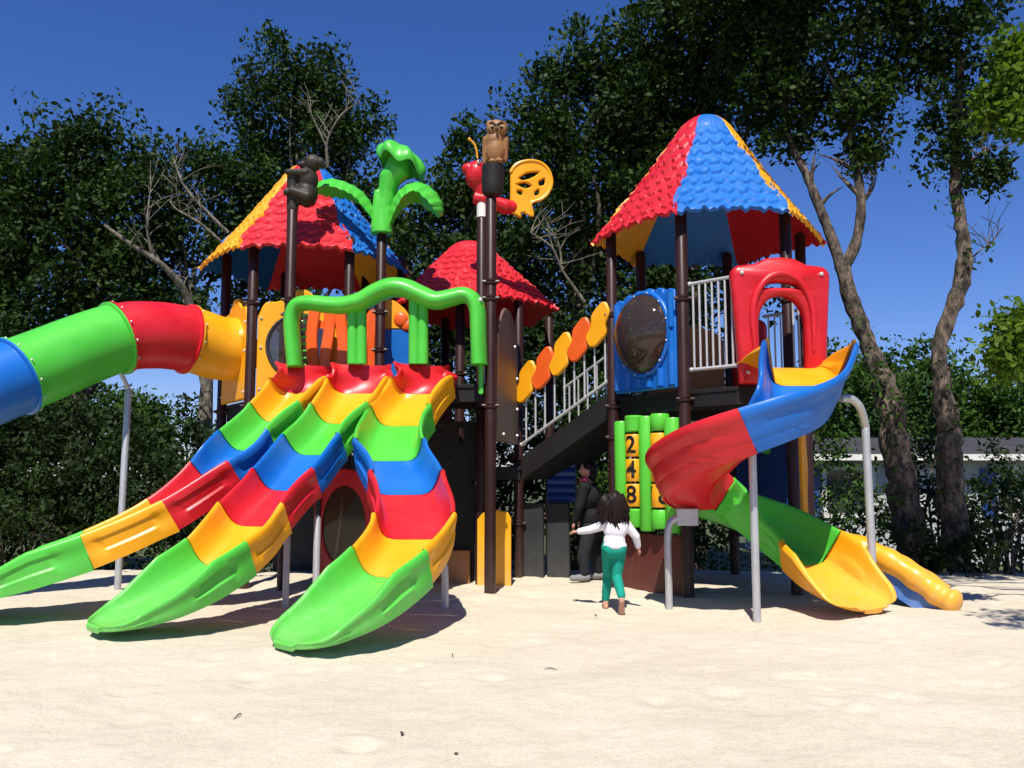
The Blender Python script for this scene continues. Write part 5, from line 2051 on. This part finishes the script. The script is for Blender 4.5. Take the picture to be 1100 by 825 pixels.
for a, b_, c, d in wins:
    m = MB(); m.prism([(a - .06, b_ - .06), (c + .06, b_ - .06), (c + .06, d + .06), (a - .06, d + .06)], fr, .003, .04, [[(a + .03, b_ + .03), (c - .03, b_ + .03), (c - .03, d - .03), (a + .03, d - .03)]])
    wf = m.build('window', WHITE, CB, 20)
    m = MB(); m.box(fr, a, c, b_, d, -.07, -.05); m.build('pane', GLASS, wf, 20)
sh = [(P(868, 500, yf).x - x0, P(880, 500, yf).x - x0), (P(1052, 500, yf).x - x0, P(1068, 500, yf).x - x0)]
for a, c in sh:
    m = MB(); m.box(fr, a, c, P(880, 556, yf).z, P(880, 503, yf).z, .003, .04, .006); m.build('shutter', NAVY, CB, 20)
m = MB()
fs_ = V((0, 0, 0))
zr = P(1000, 470, 19.5).z
vs = []
for x in (x0 - .3, x1 + .3):
    vs += [V((x, yf - .35, ze + .02)), V((x, yf + 2.0, zr)), V((x, yf + 4.35, ze + .02)), V((x, yf + 4.35, ze - .05)), V((x, yf + 2, zr - .08)), V((x, yf - .35, ze - .05))]
m.add(vs, [(0, 1, 7, 6), (1, 2, 8, 7), (3, 4, 10, 9), (4, 5, 11, 10), (0, 6, 11, 5), (2, 3, 9, 8), (0, 5, 4, 1), (1, 4, 3, 2), (6, 7, 10, 11), (7, 8, 9, 10)])
rf = m.build('roof', ROOFD, CB, 20)
m = MB()
m.box((V((x0 - .3, yf - .36, ze - .09)), V((1, 0, 0)), V((0, 0, 1)), V((0, -1, 0))), 0, x1 - x0 + .6, 0, .12, 0, .05)
m.build('gutter', WHITE, rf, 20)

# ------------------------------------------------------------------ litter on the sand
for i, (px, py, lab) in enumerate(((432, 790, 'dark curled leaf lying on open sand below the curvy slide'), (255, 771, 'small twig on the sand below the middle slide end'), (490, 811, 'small dark pebble near the bottom edge of the sand'), (592, 720, 'thin twig on the sand below the girl'), (640, 662, 'dark bit of bark on the sand by the girl'), (486, 705, 'small twig right of the curvy slide end'))):
    Y = 5.5
    for _ in range(8):
        q = P(px, py, Y)
        Y += (q.z - sand_z(q.x, q.y)) * 2.2
    q = P(px, py, Y)
    m = MB()
    a = rnd.uniform(0, 3.1)
    d = V((math.cos(a), math.sin(a), 0))
    if 'twig' in lab:
        m.tube([q - d * .035 + V((0, 0, .004)), q + V((0, 0, .012)), q + d * .02 + V((0, .01, .012)), q + d * .04 + V((0, 0, .004))], [.002, .0035, .003, .0015], 6)
        nm, ct = 'twig', 'twig'
    elif 'pebble' in lab:
        m.ell(q + V((0, 0, .006)), (.009, .007, .006), 10, 6)
        nm, ct = 'pebble', 'pebble'
    else:
        sd_ = V((-d.y, d.x, 0))
        rows = []
        for t_, w_, z_ in ((-.018, .002, .003), (-.008, .007, .006), (.004, .009, .008), (.014, .005, .006), (.021, .002, .003)):
            cpt = q + d * t_
            rows.append([cpt - sd_ * w_ + V((0, 0, z_ + .006)), cpt + V((0, 0, z_)), cpt + sd_ * w_ + V((0, 0, z_ + .008)), cpt + V((0, 0, z_ - .003))])
        m.rings(rows)
        nm, ct = 'fallen_leaf', 'leaf'
    o = m.build(nm, BARK, None, 40, (q.x, q.y, q.z))
    tag(o, lab, ct, 'bits of litter on the sand')

for o in bpy.data.objects:
    if '_o' in o:
        del o['_o']
